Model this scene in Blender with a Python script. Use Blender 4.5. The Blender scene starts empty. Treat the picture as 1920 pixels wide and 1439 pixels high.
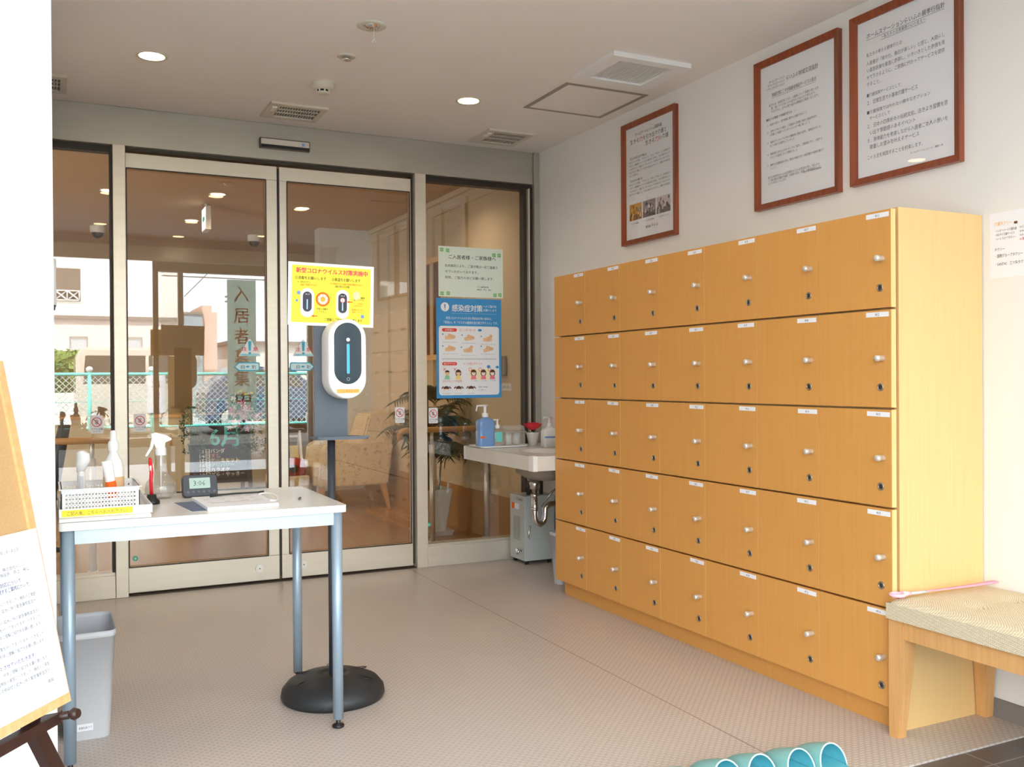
import bpy, bmesh, math, random
from math import sin, cos, pi, radians, sqrt
from mathutils import Vector, Matrix
random.seed(7)
SC = bpy.context.scene
COL = SC.collection

# ------------------------------------------------------------------ camera
F_PX, YAW, PIT, ROL, EYE = 1772.39, 0.4573, -0.0052, -0.0065, 1.10
D, XW, CH = 5.182, 2.741, 2.4926          # door wall (y), right wall (x), ceiling height
fwd = Vector((sin(YAW)*cos(PIT), cos(YAW)*cos(PIT), sin(PIT)))
r0 = Vector((cos(YAW), -sin(YAW), 0)); u0 = r0.cross(fwd)
rt = cos(ROL)*r0 + sin(ROL)*u0; up = -sin(ROL)*r0 + cos(ROL)*u0
cam_d = bpy.data.cameras.new('camera'); cam = bpy.data.objects.new('camera', cam_d); COL.objects.link(cam)
cam_d.sensor_width = 36; cam_d.lens = F_PX/1920*36; cam_d.clip_start = 0.05; cam_d.clip_end = 300
cam.matrix_world = Matrix(((rt.x, up.x, -fwd.x, 0), (rt.y, up.y, -fwd.y, 0), (rt.z, up.z, -fwd.z, EYE), (0, 0, 0, 1)))
SC.camera = cam
# ------------------------------------------------------------------ world, sun, exposure
W = bpy.data.worlds.new('world'); SC.world = W; W.use_nodes = True
bgn = W.node_tree.nodes['Background']
bgn.inputs[0].default_value = (0.86, 0.94, 1.0, 1); bgn.inputs[1].default_value = 9.3
sun_d = bpy.data.lights.new('sun', 'SUN'); sun_d.energy = 34; sun_d.angle = radians(0.6); sun_d.color = (1, .97, .92)
sun = bpy.data.objects.new('sun', sun_d); COL.objects.link(sun)
sun.rotation_euler = Vector((0.25, -0.62, -0.95)).to_track_quat('-Z', 'Y').to_euler()
sun.location = (0, 6, 12)
por_d = bpy.data.lights.new('daylight_opening', 'AREA'); por_d.shape = 'RECTANGLE'; por_d.size = 3.9; por_d.size_y = 2.35
por = bpy.data.objects.new('daylight_opening', por_d); COL.objects.link(por)
por.location = (0.78, -0.33, 1.17); por.rotation_euler = (radians(90), 0, 0)
por_d.cycles.is_portal = True
SC.view_settings.view_transform = 'Standard'; SC.view_settings.look = 'None'
SC.view_settings.gamma = 1; SC.view_settings.use_curve_mapping = False
SC.view_settings.exposure = 0.10
SC.cycles.use_denoising = True
SC.cycles.max_bounces = 10; SC.cycles.diffuse_bounces = 5; SC.cycles.glossy_bounces = 5
SC.cycles.transmission_bounces = 6; SC.cycles.transparent_max_bounces = 16
SC.cycles.sample_clamp_indirect = 6
SC.cycles.caustics_reflective = False; SC.cycles.caustics_refractive = False

# ------------------------------------------------------------------ materials
def lin(c):
    c = c/255
    return c/12.92 if c <= .04045 else ((c+.055)/1.055)**2.4
def rgb(t): return (lin(t[0]), lin(t[1]), lin(t[2]), 1)
MATS = {}
def mat(name, col, rough=.6, metal=0, spec=.5, noise=0, nscale=20, bump=0, bscale=80, coat=0, alpha=1, stretch=None):
    if name in MATS: return MATS[name]
    m = bpy.data.materials.new(name); m.use_nodes = True; nt = m.node_tree; b = nt.nodes['Principled BSDF']
    b.inputs['Base Color'].default_value = rgb(col); b.inputs['Roughness'].default_value = rough
    b.inputs['Metallic'].default_value = metal; b.inputs['Specular IOR Level'].default_value = spec
    b.inputs['Coat Weight'].default_value = coat
    tc = nt.nodes.new('ShaderNodeTexCoord'); mp = nt.nodes.new('ShaderNodeMapping')
    nt.links.new(tc.outputs['Object'], mp.inputs[0])
    if stretch: mp.inputs['Scale'].default_value = stretch
    n = nt.nodes.new('ShaderNodeTexNoise'); n.inputs['Scale'].default_value = nscale; n.inputs['Detail'].default_value = 4
    nt.links.new(mp.outputs[0], n.inputs['Vector'])
    if noise:
        mx = nt.nodes.new('ShaderNodeMix'); mx.data_type = 'RGBA'; mx.blend_type = 'MULTIPLY'; mx.inputs[0].default_value = 1
        rp = nt.nodes.new('ShaderNodeValToRGB'); rp.color_ramp.elements[0].position = .3; rp.color_ramp.elements[1].position = .7
        rp.color_ramp.elements[0].color = (1-noise, 1-noise, 1-noise, 1); rp.color_ramp.elements[1].color = (1, 1, 1, 1)
        nt.links.new(n.outputs['Fac'], rp.inputs[0]); nt.links.new(rp.outputs[0], mx.inputs['B'])
        mx.inputs['A'].default_value = rgb(col); nt.links.new(mx.outputs['Result'], b.inputs['Base Color'])
    if bump:
        n2 = nt.nodes.new('ShaderNodeTexNoise'); n2.inputs['Scale'].default_value = bscale; n2.inputs['Detail'].default_value = 3
        nt.links.new(mp.outputs[0], n2.inputs['Vector'])
        bp = nt.nodes.new('ShaderNodeBump'); bp.inputs['Strength'].default_value = bump; bp.inputs['Distance'].default_value = .002
        nt.links.new(n2.outputs['Fac'], bp.inputs['Height']); nt.links.new(bp.outputs[0], b.inputs['Normal'])
    MATS[name] = m; return m
def emis(name, col, st):
    m = bpy.data.materials.new(name); m.use_nodes = True; nt = m.node_tree; b = nt.nodes['Principled BSDF']
    b.inputs['Base Color'].default_value = rgb(col); b.inputs['Emission Color'].default_value = rgb(col); b.inputs['Emission Strength'].default_value = st
    MATS[name] = m; return m
def glassmat(name, tint=(1, 1, 1), ior=1.5, rough=0.0, body=0.0, bodycol=(1, 1, 1)):
    """clear sheet: lets light straight through, mirrors by Fresnel; body adds a milky part"""
    m = bpy.data.materials.new(name); m.use_nodes = True; nt = m.node_tree; nt.nodes.clear()
    out = nt.nodes.new('ShaderNodeOutputMaterial'); tr = nt.nodes.new('ShaderNodeBsdfTransparent'); tr.inputs[0].default_value = (*tint, 1)
    gl = nt.nodes.new('ShaderNodeBsdfGlossy'); gl.inputs['Roughness'].default_value = rough; gl.inputs[0].default_value = (1, 1, 1, 1)
    fr = nt.nodes.new('ShaderNodeFresnel'); ge = nt.nodes.new('ShaderNodeNewGeometry'); mr = nt.nodes.new('ShaderNodeMapRange')
    mr.inputs['To Min'].default_value = ior; mr.inputs['To Max'].default_value = 1/ior      # thin sheet: same mirror strength on both faces
    nt.links.new(ge.outputs['Backfacing'], mr.inputs['Value']); nt.links.new(mr.outputs[0], fr.inputs[0])
    mx = nt.nodes.new('ShaderNodeMixShader'); nt.links.new(fr.outputs[0], mx.inputs[0])
    if body:
        df = nt.nodes.new('ShaderNodeBsdfDiffuse'); df.inputs[0].default_value = (*bodycol, 1)
        m2 = nt.nodes.new('ShaderNodeMixShader'); m2.inputs[0].default_value = body
        nt.links.new(tr.outputs[0], m2.inputs[1]); nt.links.new(df.outputs[0], m2.inputs[2]); nt.links.new(m2.outputs[0], mx.inputs[1])
    else: nt.links.new(tr.outputs[0], mx.inputs[1])
    nt.links.new(gl.outputs[0], mx.inputs[2]); nt.links.new(mx.outputs[0], out.inputs[0])
    MATS[name] = m; return m
def wood(name, c1, c2, rough=.45, scale=1.0, axis='Z', coat=0.0, gr=.5):
    m = bpy.data.materials.new(name); m.use_nodes = True; nt = m.node_tree; b = nt.nodes['Principled BSDF']
    tc = nt.nodes.new('ShaderNodeTexCoord'); mp = nt.nodes.new('ShaderNodeMapping'); nt.links.new(tc.outputs['Object'], mp.inputs[0])
    s = {'Z': (60, 60, 2.2), 'X': (2.2, 60, 60), 'Y': (60, 2.2, 60)}[axis]
    mp.inputs['Scale'].default_value = tuple(a*scale for a in s)
    n = nt.nodes.new('ShaderNodeTexNoise'); n.inputs['Scale'].default_value = 1.6; n.inputs['Detail'].default_value = 6; n.inputs['Distortion'].default_value = .3
    nt.links.new(mp.outputs[0], n.inputs['Vector'])
    rp = nt.nodes.new('ShaderNodeValToRGB'); rp.color_ramp.elements[0].position = .5-gr/2; rp.color_ramp.elements[1].position = .5+gr/2
    rp.color_ramp.elements[0].color = rgb(c1); rp.color_ramp.elements[1].color = rgb(c2)
    nt.links.new(n.outputs['Fac'], rp.inputs[0]); nt.links.new(rp.outputs[0], b.inputs['Base Color'])
    b.inputs['Roughness'].default_value = rough; b.inputs['Coat Weight'].default_value = coat; b.inputs['Coat Roughness'].default_value = .15
    MATS[name] = m; return m

M_wall = mat('wall_paint', (236, 234, 230), .85, bump=.12, bscale=350, spec=.2)
M_wallw = mat('white_partition', (238, 240, 243), .8, bump=.08, bscale=300, spec=.2)
M_ceil = mat('ceiling_paint', (241, 237, 232), .9, bump=.2, bscale=500, spec=.1)
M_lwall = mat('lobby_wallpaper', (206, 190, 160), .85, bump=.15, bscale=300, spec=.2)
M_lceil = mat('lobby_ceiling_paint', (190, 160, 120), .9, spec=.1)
M_alu = mat('champagne_aluminium', (222, 213, 198), .38, .55, noise=.06, nscale=3, stretch=(1, 1, 12))
M_alud = mat('aluminium_header', (188, 184, 173), .36, .6, noise=.1, nscale=2.5, stretch=(.7, 1, 3))
M_dark = mat('dark_gasket', (48, 38, 32), .5)
M_black = mat('black_plastic', (22, 23, 26), .35)
M_bloff = mat('soft_black', (38, 40, 43), .5)
M_white = mat('white_plastic', (238, 238, 238), .4)
M_offw = mat('cream_plastic', (214, 208, 194), .5)
M_paper = mat('paper', (240, 241, 246), .8, spec=.2)
M_ink = mat('black_ink', (40, 40, 44), .8, spec=.1)
M_inkg = mat('grey_ink', (95, 95, 105), .8, spec=.1)
M_inkb = mat('blue_ink', (60, 62, 120), .8, spec=.1)
M_red = mat('red_ink', (214, 40, 48), .7, spec=.1)
M_pink = mat('pink_ink', (236, 70, 100), .7, spec=.1)
M_org = mat('orange_ink', (240, 110, 40), .7, spec=.1)
M_orgl = mat('pale_orange_ink', (252, 190, 110), .7, spec=.1)
M_yel = mat('yellow_print', (252, 232, 84), .7, spec=.1)
M_blue = mat('blue_print', (58, 146, 208), .45)
M_lblue = mat('light_blue_ink', (120, 160, 220), .7)
M_cyan = mat('cyan_ink', (60, 172, 206), .6)
M_green = mat('green_ink', (120, 190, 110), .7)
M_teal = mat('teal_sticker', (45, 190, 150), .5)
M_skin = mat('tan_ink', (236, 196, 156), .7)
M_hair = mat('brown_ink', (110, 70, 45), .7)
M_chrome = mat('chrome', (215, 215, 218), .12, 1)
M_steel = mat('brushed_steel', (170, 166, 158), .3, .9)
M_nickel = mat('satin_nickel', (226, 224, 218), .36, .6)
M_tleg = mat('grey_blue_enamel', (158, 178, 196), .35, .35)
M_tap = mat('pale_blue_enamel', (196, 208, 216), .4, .25)
M_ttop = mat('white_laminate', (236, 234, 230), .22, spec=.6)
M_cork = mat('cork_sheet', (205, 166, 116), .9, noise=.12, nscale=260, bump=.3, bscale=300)
M_pine = wood('pine_frame', (222, 176, 116), (238, 200, 145), .5, .7)
M_wenge = mat('dark_brown_wood', (58, 34, 30), .4, noise=.2, nscale=30)
M_rosew = wood('red_brown_frame', (112, 50, 26), (158, 76, 40), .35, .5, coat=.3)
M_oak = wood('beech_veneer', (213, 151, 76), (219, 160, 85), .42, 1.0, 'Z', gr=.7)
M_oakb = wood('beech_veneer_lit', (228, 186, 124), (233, 195, 136), .42, 1.0, 'Z', gr=.7)  # door veneer made lighter: daylight on the cabinet side put into the colour
M_oakl = wood('light_beech_edge', (236, 190, 124), (246, 206, 142), .5, 1)
M_bench = wood('bench_wood', (206, 152, 92), (222, 170, 110), .45, .8)
M_rail = wood('rail_wood', (196, 148, 92), (214, 168, 110), .35, .8, 'X')
M_wains = mat('wood_wainscot', (168, 128, 82), .5, noise=.08, nscale=8)
M_grey = mat('grey_plastic', (196, 197, 202), .5)
M_hgrey = mat('heater_enamel', (186, 192, 190), .4)
M_dgrey = mat('slate_plastic', (88, 96, 106), .5, noise=.08, nscale=30)
M_rubber = mat('rubber', (24, 22, 22), .6)
M_basin = mat('basin_marble', (222, 218, 210), .25, noise=.06, nscale=10)
M_glass = glassmat('door_glass', (.90, .88, .85), 1.80)
M_pglass = glassmat('picture_glass', (1, 1, 1), 1.38)
M_oglass = glassmat('entrance_glass', (.97, .98, .98), 1.4)
M_clear = glassmat('clear_bottle', (.93, .93, .92), 1.6, .03, .10)
M_vinyl = glassmat('clear_vinyl', (.96, .97, .97), 1.45, .06, .07)
M_bbottle = glassmat('blue_bottle', (.36, .56, .9), 1.5, .05, .55, (.30, .52, .88))
M_led = emis('downlight_diffuser', (255, 226, 178), 9)

def translucent(name, col, f=.6):
    m = bpy.data.materials.new(name); m.use_nodes = True; nt = m.node_tree; nt.nodes.clear(); o = nt.nodes.new('ShaderNodeOutputMaterial')
    d = nt.nodes.new('ShaderNodeBsdfDiffuse'); t_ = nt.nodes.new('ShaderNodeBsdfTranslucent'); x_ = nt.nodes.new('ShaderNodeMixShader'); x_.inputs[0].default_value = f
    d.inputs[0].default_value = rgb(col); t_.inputs[0].default_value = rgb(col); nt.links.new(d.outputs[0], x_.inputs[1]); nt.links.new(t_.outputs[0], x_.inputs[2]); nt.links.new(x_.outputs[0], o.inputs[0])
    MATS[name] = m; return m
# floor mat: small embossed basket weave
def floormat():
    m = bpy.data.materials.new('embossed_vinyl'); m.use_nodes = True; nt = m.node_tree; b = nt.nodes['Principled BSDF']
    L = nt.links.new; N = nt.nodes.new
    g = N('ShaderNodeNewGeometry'); mp = N('ShaderNodeMapping'); mp.inputs['Rotation'].default_value = (0, 0, 0); L(g.outputs['Position'], mp.inputs[0])
    sx = N('ShaderNodeSeparateXYZ'); L(mp.outputs[0], sx.inputs[0])
    def mth(op, a, bb=None, v=None):
        n = N('ShaderNodeMath'); n.operation = op
        for i, s in enumerate((a, bb)):
            if s is None: continue
            if isinstance(s, (int, float)): n.inputs[i].default_value = s
            else: L(s, n.inputs[i])
        return n.outputs[0]
    P = .026
    def bumps(ax, ay, ox, oy):   # raised dash per cell: long in x, short in y
        fx = mth('FRACT', mth('ADD', mth('MULTIPLY', ax, 1/P), ox)); fy = mth('FRACT', mth('ADD', mth('MULTIPLY', ay, 1/P), oy))
        dx = mth('ABSOLUTE', mth('SUBTRACT', fx, .5)); dy = mth('ABSOLUTE', mth('SUBTRACT', fy, .5))
        d = mth('MAXIMUM', mth('MULTIPLY', dx, 1/.34), mth('MULTIPLY', dy, 1/.15))
        return mth('LESS_THAN', d, 1.0)
    h = mth('MAXIMUM', bumps(sx.outputs[0], sx.outputs[1], 0, 0), bumps(sx.outputs[0], sx.outputs[1], .5, .5))
    bp = N('ShaderNodeBump'); bp.inputs['Strength'].default_value = .55; bp.inputs['Distance'].default_value = .0015
    L(h, bp.inputs['Height']); L(bp.outputs[0], b.inputs['Normal'])
    n = N('ShaderNodeTexNoise'); n.inputs['Scale'].default_value = 1.2; n.inputs['Detail'].default_value = 5; L(g.outputs['Position'], n.inputs['Vector'])
    rp = N('ShaderNodeValToRGB'); rp.color_ramp.elements[0].color = rgb((184, 171, 162)); rp.color_ramp.elements[1].color = rgb((192, 180, 171))
    rp.color_ramp.elements[0].position = .35; rp.color_ramp.elements[1].position = .65
    L(n.outputs['Fac'], rp.inputs[0])
    mx = N('ShaderNodeMix'); mx.data_type = 'RGBA'; L(h, mx.inputs[0]); L(rp.outputs[0], mx.inputs['A']); mx.inputs['B'].default_value = rgb((207, 196, 188))
    # welded seams
    se = mth('LESS_THAN', mth('ABSOLUTE', mth('SUBTRACT', mth('MODULO', mth('ADD', sx.outputs[0], 1.79), 1.83), 0.0 + 0.005)), .0022)
    m3 = N('ShaderNodeMix'); m3.data_type = 'RGBA'; L(se, m3.inputs[0]); L(mx.outputs['Result'], m3.inputs['A']); m3.inputs['B'].default_value = rgb((138, 120, 112))
    L(m3.outputs['Result'], b.inputs['Base Color']); b.inputs['Roughness'].default_value = .36; b.inputs['Specular IOR Level'].default_value = .5
    MATS['embossed_vinyl'] = m; return m
M_mat = floormat()
def tiles(name, col, joint, size, rough, jw=.01):
    m = bpy.data.materials.new(name); m.use_nodes = True; nt = m.node_tree; b = nt.nodes['Principled BSDF']
    g = nt.nodes.new('ShaderNodeNewGeometry'); br = nt.nodes.new('ShaderNodeTexBrick')
    nt.links.new(g.outputs['Position'], br.inputs['Vector']); br.offset = 0
    br.inputs['Scale'].default_value = 1; br.inputs['Brick Width'].default_value = size; br.inputs['Row Height'].default_value = size
    br.inputs['Mortar Size'].default_value = jw; br.inputs['Color1'].default_value = rgb(col); br.inputs['Color2'].default_value = rgb(tuple(int(c*.93) for c in col)); br.inputs['Mortar'].default_value = rgb(joint)
    nt.links.new(br.outputs['Color'], b.inputs['Base Color']); b.inputs['Roughness'].default_value = rough
    MATS[name] = m; return m
M_tile = tiles('dark_stone_tile', (98, 88, 84), (150, 142, 134), .3, .3, .003)
M_ptile = tiles('porch_tile', (190, 190, 196), (120, 118, 118), .3, .4, .005)
M_lfloor = wood('lobby_floorboards', (160, 118, 74), (172, 130, 84), .20, .25, 'Y')

# ------------------------------------------------------------------ mesh helpers
def BM(): return bmesh.new()
def box(bm, x0, x1, y0, y1, z0, z1, mi=0, bev=0):
    r = bmesh.ops.create_cube(bm, size=1, matrix=Matrix.Translation(((x0+x1)/2, (y0+y1)/2, (z0+z1)/2)) @ Matrix.Diagonal((abs(x1-x0), abs(y1-y0), abs(z1-z0), 1)))
    vs = r['verts']; fs = set(f for v in vs for f in v.link_faces)
    for f in fs: f.material_index = mi
    if bev:
        es = list(set(e for v in vs for e in v.link_edges))
        q = bmesh.ops.bevel(bm, geom=es, offset=bev, segments=2, affect='EDGES', profile=.5)
        for f in q['faces']: f.material_index = mi; f.smooth = True
    return bm
def tube(bm, pts, r, seg=12, mi=0, cap=True, smooth=True):
    pts = [Vector(p) for p in pts]; rs = r if isinstance(r, (list, tuple)) else [r]*len(pts)
    rings = []; n = len(pts); pa = None
    for i, p in enumerate(pts):
        t = (pts[min(i+1, n-1)]-pts[max(i-1, 0)]).normalized()
        if pa is None:
            a = t.orthogonal().normalized()
            if abs(t.z) > .9: a = (Vector((1, 0, 0)) - t*t.x).normalized()
        else: a = (pa - t*pa.dot(t)).normalized()
        pa = a; b = t.cross(a)
        rings.append([bm.verts.new(p + rs[i]*(cos(2*pi*k/seg)*a + sin(2*pi*k/seg)*b)) for k in range(seg)])
    for i in range(n-1):
        for k in range(seg):
            f = bm.faces.new((rings[i][k], rings[i][(k+1) % seg], rings[i+1][(k+1) % seg], rings[i+1][k])); f.material_index = mi; f.smooth = smooth
    if cap:
        f = bm.faces.new(rings[0][::-1]); f.material_index = mi
        f = bm.faces.new(rings[-1]); f.material_index = mi
    return bm
def lathe(bm, prof, c=(0, 0, 0), seg=24, mi=0, sx=1, sy=1, smooth=True):
    rings = []
    for r, z in prof:
        rings.append([bm.verts.new((c[0]+sx*r*cos(2*pi*k/seg), c[1]+sy*r*sin(2*pi*k/seg), c[2]+z)) for k in range(seg)] if r > 1e-6 else [bm.verts.new((c[0], c[1], c[2]+z))])
    for a, b in zip(rings, rings[1:]):
        for k in range(seg):
            k2 = (k+1) % seg
            if len(a) == 1 and len(b) == 1: continue
            if len(a) == 1: vs = (a[0], b[k2], b[k])
            elif len(b) == 1: vs = (a[k], a[k2], b[0])
            else: vs = (a[k], a[k2], b[k2], b[k])
            f = bm.faces.new(vs); f.material_index = mi; f.smooth = smooth
    return bm
def prism(bm, pts, z0, z1, mi=0, M=None, smooth=False):
    M = M or Matrix.Identity(4)
    lo = [bm.verts.new(M @ Vector((p[0], p[1], z0))) for p in pts]; hi = [bm.verts.new(M @ Vector((p[0], p[1], z1))) for p in pts]
    n = len(pts)
    f = bm.faces.new(lo[::-1]); f.material_index = mi
    f = bm.faces.new(hi); f.material_index = mi
    for i in range(n):
        f = bm.faces.new((lo[i], lo[(i+1) % n], hi[(i+1) % n], hi[i])); f.material_index = mi; f.smooth = smooth
    return bm
def rrect(x0, x1, y0, y1, r, n=6):
    p = []
    for cx, cy, a in ((x1-r, y1-r, 0), (x0+r, y1-r, 90), (x0+r, y0+r, 180), (x1-r, y0+r, 270)):
        for k in range(n+1):
            t = radians(a+90*k/n); p.append((cx+r*cos(t), cy+r*sin(t)))
    return p
def circ(cx, cy, r, n=24, ry=None): return [(cx+r*cos(2*pi*k/n), cy+(ry or r)*sin(2*pi*k/n)) for k in range(n)]
def loft(bm, rings, mi=0, cap=(True, True), smooth=True):
    R = [[bm.verts.new(p) for p in r] for r in rings]; n = len(R[0])
    for a, b in zip(R, R[1:]):
        for k in range(n):
            f = bm.faces.new((a[k], a[(k+1) % n], b[(k+1) % n], b[k])); f.material_index = mi; f.smooth = smooth
    if cap[0]: bm.faces.new(R[0][::-1]).material_index = mi
    if cap[1]: bm.faces.new(R[-1]).material_index = mi
    return bm
def obj(name, bm, mats, parent=None, world=True, label=None):
    """link a mesh; world=True means bm is in world coordinates and gets moved into the parent's frame"""
    root = parent
    while root is not None and root.parent is not None: root = root.parent
    if root is not None and world: bm.transform(root.matrix_basis.inverted())
    bmesh.ops.recalc_face_normals(bm, faces=bm.faces)
    me = bpy.data.meshes.new(name); bm.to_mesh(me); bm.free()
    for m in (mats if isinstance(mats, (list, tuple)) else [mats]): me.materials.append(m)
    o = bpy.data.objects.new(name, me); COL.objects.link(o); o.parent = parent
    if label: o['label'] = label
    return o
def tag(o, label, cat, group=None, kind=None):
    o['label'] = label; o['category'] = cat
    if group: o['group'] = group
    if kind: o['kind'] = kind
    return o
def thing(name, label, cat, loc=(0, 0, 0), rotz=0, group=None, M=None):
    o = bpy.data.objects.new(name, None); COL.objects.link(o); o.empty_display_size = .05
    if M is not None: o.matrix_basis = M
    else: o.location = loc; o.rotation_euler = (0, 0, rotz); o.matrix_basis = Matrix.Translation(loc) @ Matrix.Rotation(rotz, 4, 'Z')
    return tag(o, label, cat, group)
def struct(name, bm, mats, parent=None):
    o = obj(name, bm, mats, parent)
    if parent is None: o['kind'] = 'structure'
    return o
def sroot(name, loc=(0, 0, 0)):
    o = bpy.data.objects.new(name, None); COL.objects.link(o); o.location = loc; o.empty_display_size = .05; o['kind'] = 'structure'; return o
def copy_thing(root, loc=None, rotz=None):
    def cp(o, par):
        c = o.copy(); COL.objects.link(c); c.parent = par
        for ch in list(o.children): cp(ch, c)
        return c
    r = cp(root, None)
    if loc is not None: r.location = loc
    if rotz is not None: r.rotation_euler = (0, 0, rotz)
    return r
def add_text(bm, s, x, y, size, mi=0, z=0.0, width=None, align='LEFT', bold=0, rot=0, M=None, res=2):
    c = bpy.data.curves.new('t', 'FONT'); c.body = s; c.size = size; c.resolution_u = res; c.align_x = align
    o = bpy.data.objects.new('t', c); COL.objects.link(o)
    dg = bpy.context.evaluated_depsgraph_get(); dg.update()
    me = bpy.data.meshes.new_from_object(o.evaluated_get(dg))
    sx = 1
    if len(me.vertices):
        w = max(v.co.x for v in me.vertices)-min(v.co.x for v in me.vertices)
        if width and w > 0: sx = width/w
    T = Matrix.Translation((x, y, z)) @ Matrix.Rotation(rot, 4, 'Z') @ Matrix.Diagonal((sx, 1, 1, 1))
    if M is not None: T = M @ T
    me.transform(T)
    n0 = len(bm.faces); q_ = max(0, bold)*size*.55; last = Vector((0, 0, 0)); X = Vector((cos(rot), sin(rot), 0)); Y = Vector((-sin(rot), cos(rot), 0)); N_ = Vector((0, 0, 1))
    if M is not None: X, Y, N_ = M.to_3x3() @ X, M.to_3x3() @ Y, M.to_3x3() @ N_
    for k, (dx, dy) in enumerate(((0, 0), (q_, 0), (-q_, q_*.5), (0, -q_*.7)) if q_ > 1e-5 else ((0, 0),)):
        off = X*dx + Y*dy + N_*(k*1.5e-5); me.transform(Matrix.Translation(off-last)); last = off; bm.from_mesh(me)
    bm.faces.ensure_lookup_table()
    for f in bm.faces[n0:]: f.material_index = mi
    bpy.data.objects.remove(o); bpy.data.meshes.remove(me); bpy.data.curves.remove(c)
def flat(bm, pts, z, mi=0):
    f = bm.faces.new([bm.verts.new((p[0], p[1], z)) for p in pts]); f.material_index = mi
    if f.normal.z < 0: f.normal_flip()
def ring(bm, cx, cy, r1, r2, z, mi=0, n=28):
    a = [bm.verts.new((cx+r1*cos(2*pi*k/n), cy+r1*sin(2*pi*k/n), z)) for k in range(n)]; b = [bm.verts.new((cx+r2*cos(2*pi*k/n), cy+r2*sin(2*pi*k/n), z)) for k in range(n)]
    for k in range(n): bm.faces.new((a[k], a[(k+1) % n], b[(k+1) % n], b[k])).material_index = mi
def stroke(bm, x0, y0, x1, y1, w, z, mi=0):
    d = Vector((x1-x0, y1-y0)).normalized(); n = Vector((-d.y, d.x))*w/2
    flat(bm, [(x0+n.x, y0+n.y), (x0-n.x, y0-n.y), (x1-n.x, y1-n.y), (x1+n.x, y1+n.y)], z, mi)
def frameM(O, U, V):
    U = Vector(U).normalized(); V = Vector(V).normalized(); N = U.cross(V); O = Vector(O)
    return Matrix(((U.x, V.x, N.x, O.x), (U.y, V.y, N.y, O.y), (U.z, V.z, N.z, O.z), (0, 0, 0, 1)))
def sheet_thing(name, label, cat, O, U, V, w, h, m, th=.0008, group=None, outline=None):
    """a sheet of paper/sticker as one mesh whose own frame is (U, V, normal); children are drawn in that frame"""
    M = frameM(O, U, V); bm = BM()
    if outline: prism(bm, outline, 0, th)
    else: box(bm, 0, w, 0, h, 0, th)
    me = bpy.data.meshes.new(name); bmesh.ops.recalc_face_normals(bm, faces=bm.faces); bm.to_mesh(me); bm.free(); me.materials.append(m)
    o = bpy.data.objects.new(name, me); COL.objects.link(o); o.matrix_basis = M
    return tag(o, label, cat, group)

# ------------------------------------------------------------------ room shell
YO, YB = -0.35, 2.45       # outer entrance, left wall jog
bm = BM(); box(bm, -1.2, XW, 1.895, D, -.012, 0); struct('floor', bm, M_mat)
bm = BM(); box(bm, -1.2, XW, YO-.1, 1.893, -.03, -.004); struct('floor', bm, M_tile)
bm = BM(); box(bm, -1.35, XW+.15, YO-.1, D+.02, CH, CH+.25); struct('ceiling', bm, M_ceil)
bm = BM(); box(bm, XW, XW+.15, YO-.1, D, -.03, CH); struct('wall_right', bm, M_wall)
bm = BM(); box(bm, -1.2, .016, YB, D+.02, -.03, CH); struct('wall_left', bm, M_wallw)
bm = BM(); box(bm, -1.35, -1.2, YO-.1, YB+.2, -.03, CH); struct('wall_left', bm, M_wall)
bm = BM(); box(bm, XW-.008, XW, 1.0, 2.085, 0, .06); struct('baseboard_right', bm, mat('grey_skirting', (128, 122, 118), .6))
bm = BM(); box(bm, -1.2, XW, .62, .69, 2.27, CH); struct('trim_1', bm, M_wall)      # bulkhead over the entrance
bm = BM(); box(bm, -1.2, XW, YO-.08, YO+.05, 2.40, CH); struct('wall_front', bm, M_wall)

# ---- inner automatic doors (aluminium screen)
g = .012
def door_glass(bm, x0, x1, z0, z1, y): box(bm, x0, x1, y-.004, y+.004, z0, z1)
# header over everything
bm = BM(); box(bm, .016, XW-.042, D-.004, D+.1, 2.2975, CH-.002); box(bm, XW-.040, XW-.002, D-.02, D+.1, 0, CH-.001)
struct('trim_2', bm, M_alud)
bm = BM(); box(bm, .016, XW-.04, D+.03, D+.1, 2.28, 2.2975); struct('trim_3', bm, M_dark)
# jambs
for i, (x0, x1) in enumerate(((.306, .366), (1.925, 1.992))):
    bm = BM(); box(bm, x0, x1, D-.012, D+.1, 0, 2.2975, 0, .002); struct('trim_%d' % (4+i), bm, M_alu)
# left fixed window
wroot = sroot('window_1', (.16, D, 0))
bm = BM(); box(bm, .018, .305, D-.008, D+.09, 0, .115, 0, .002); box(bm, .018, .305, D+.01, D+.09, .115, .128); obj('sill', bm, M_alu, wroot)
bm = BM(); box(bm, .018, .305, D+.02, D+.08, 2.262, 2.28); box(bm, .293, .305, D+.02, D+.08, .128, 2.262); obj('gasket', bm, M_dark, wroot)
bm = BM(); door_glass(bm, .018, .295, .128, 2.262, D+.05); obj('glass_pane', bm, M_glass, wroot)
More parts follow.
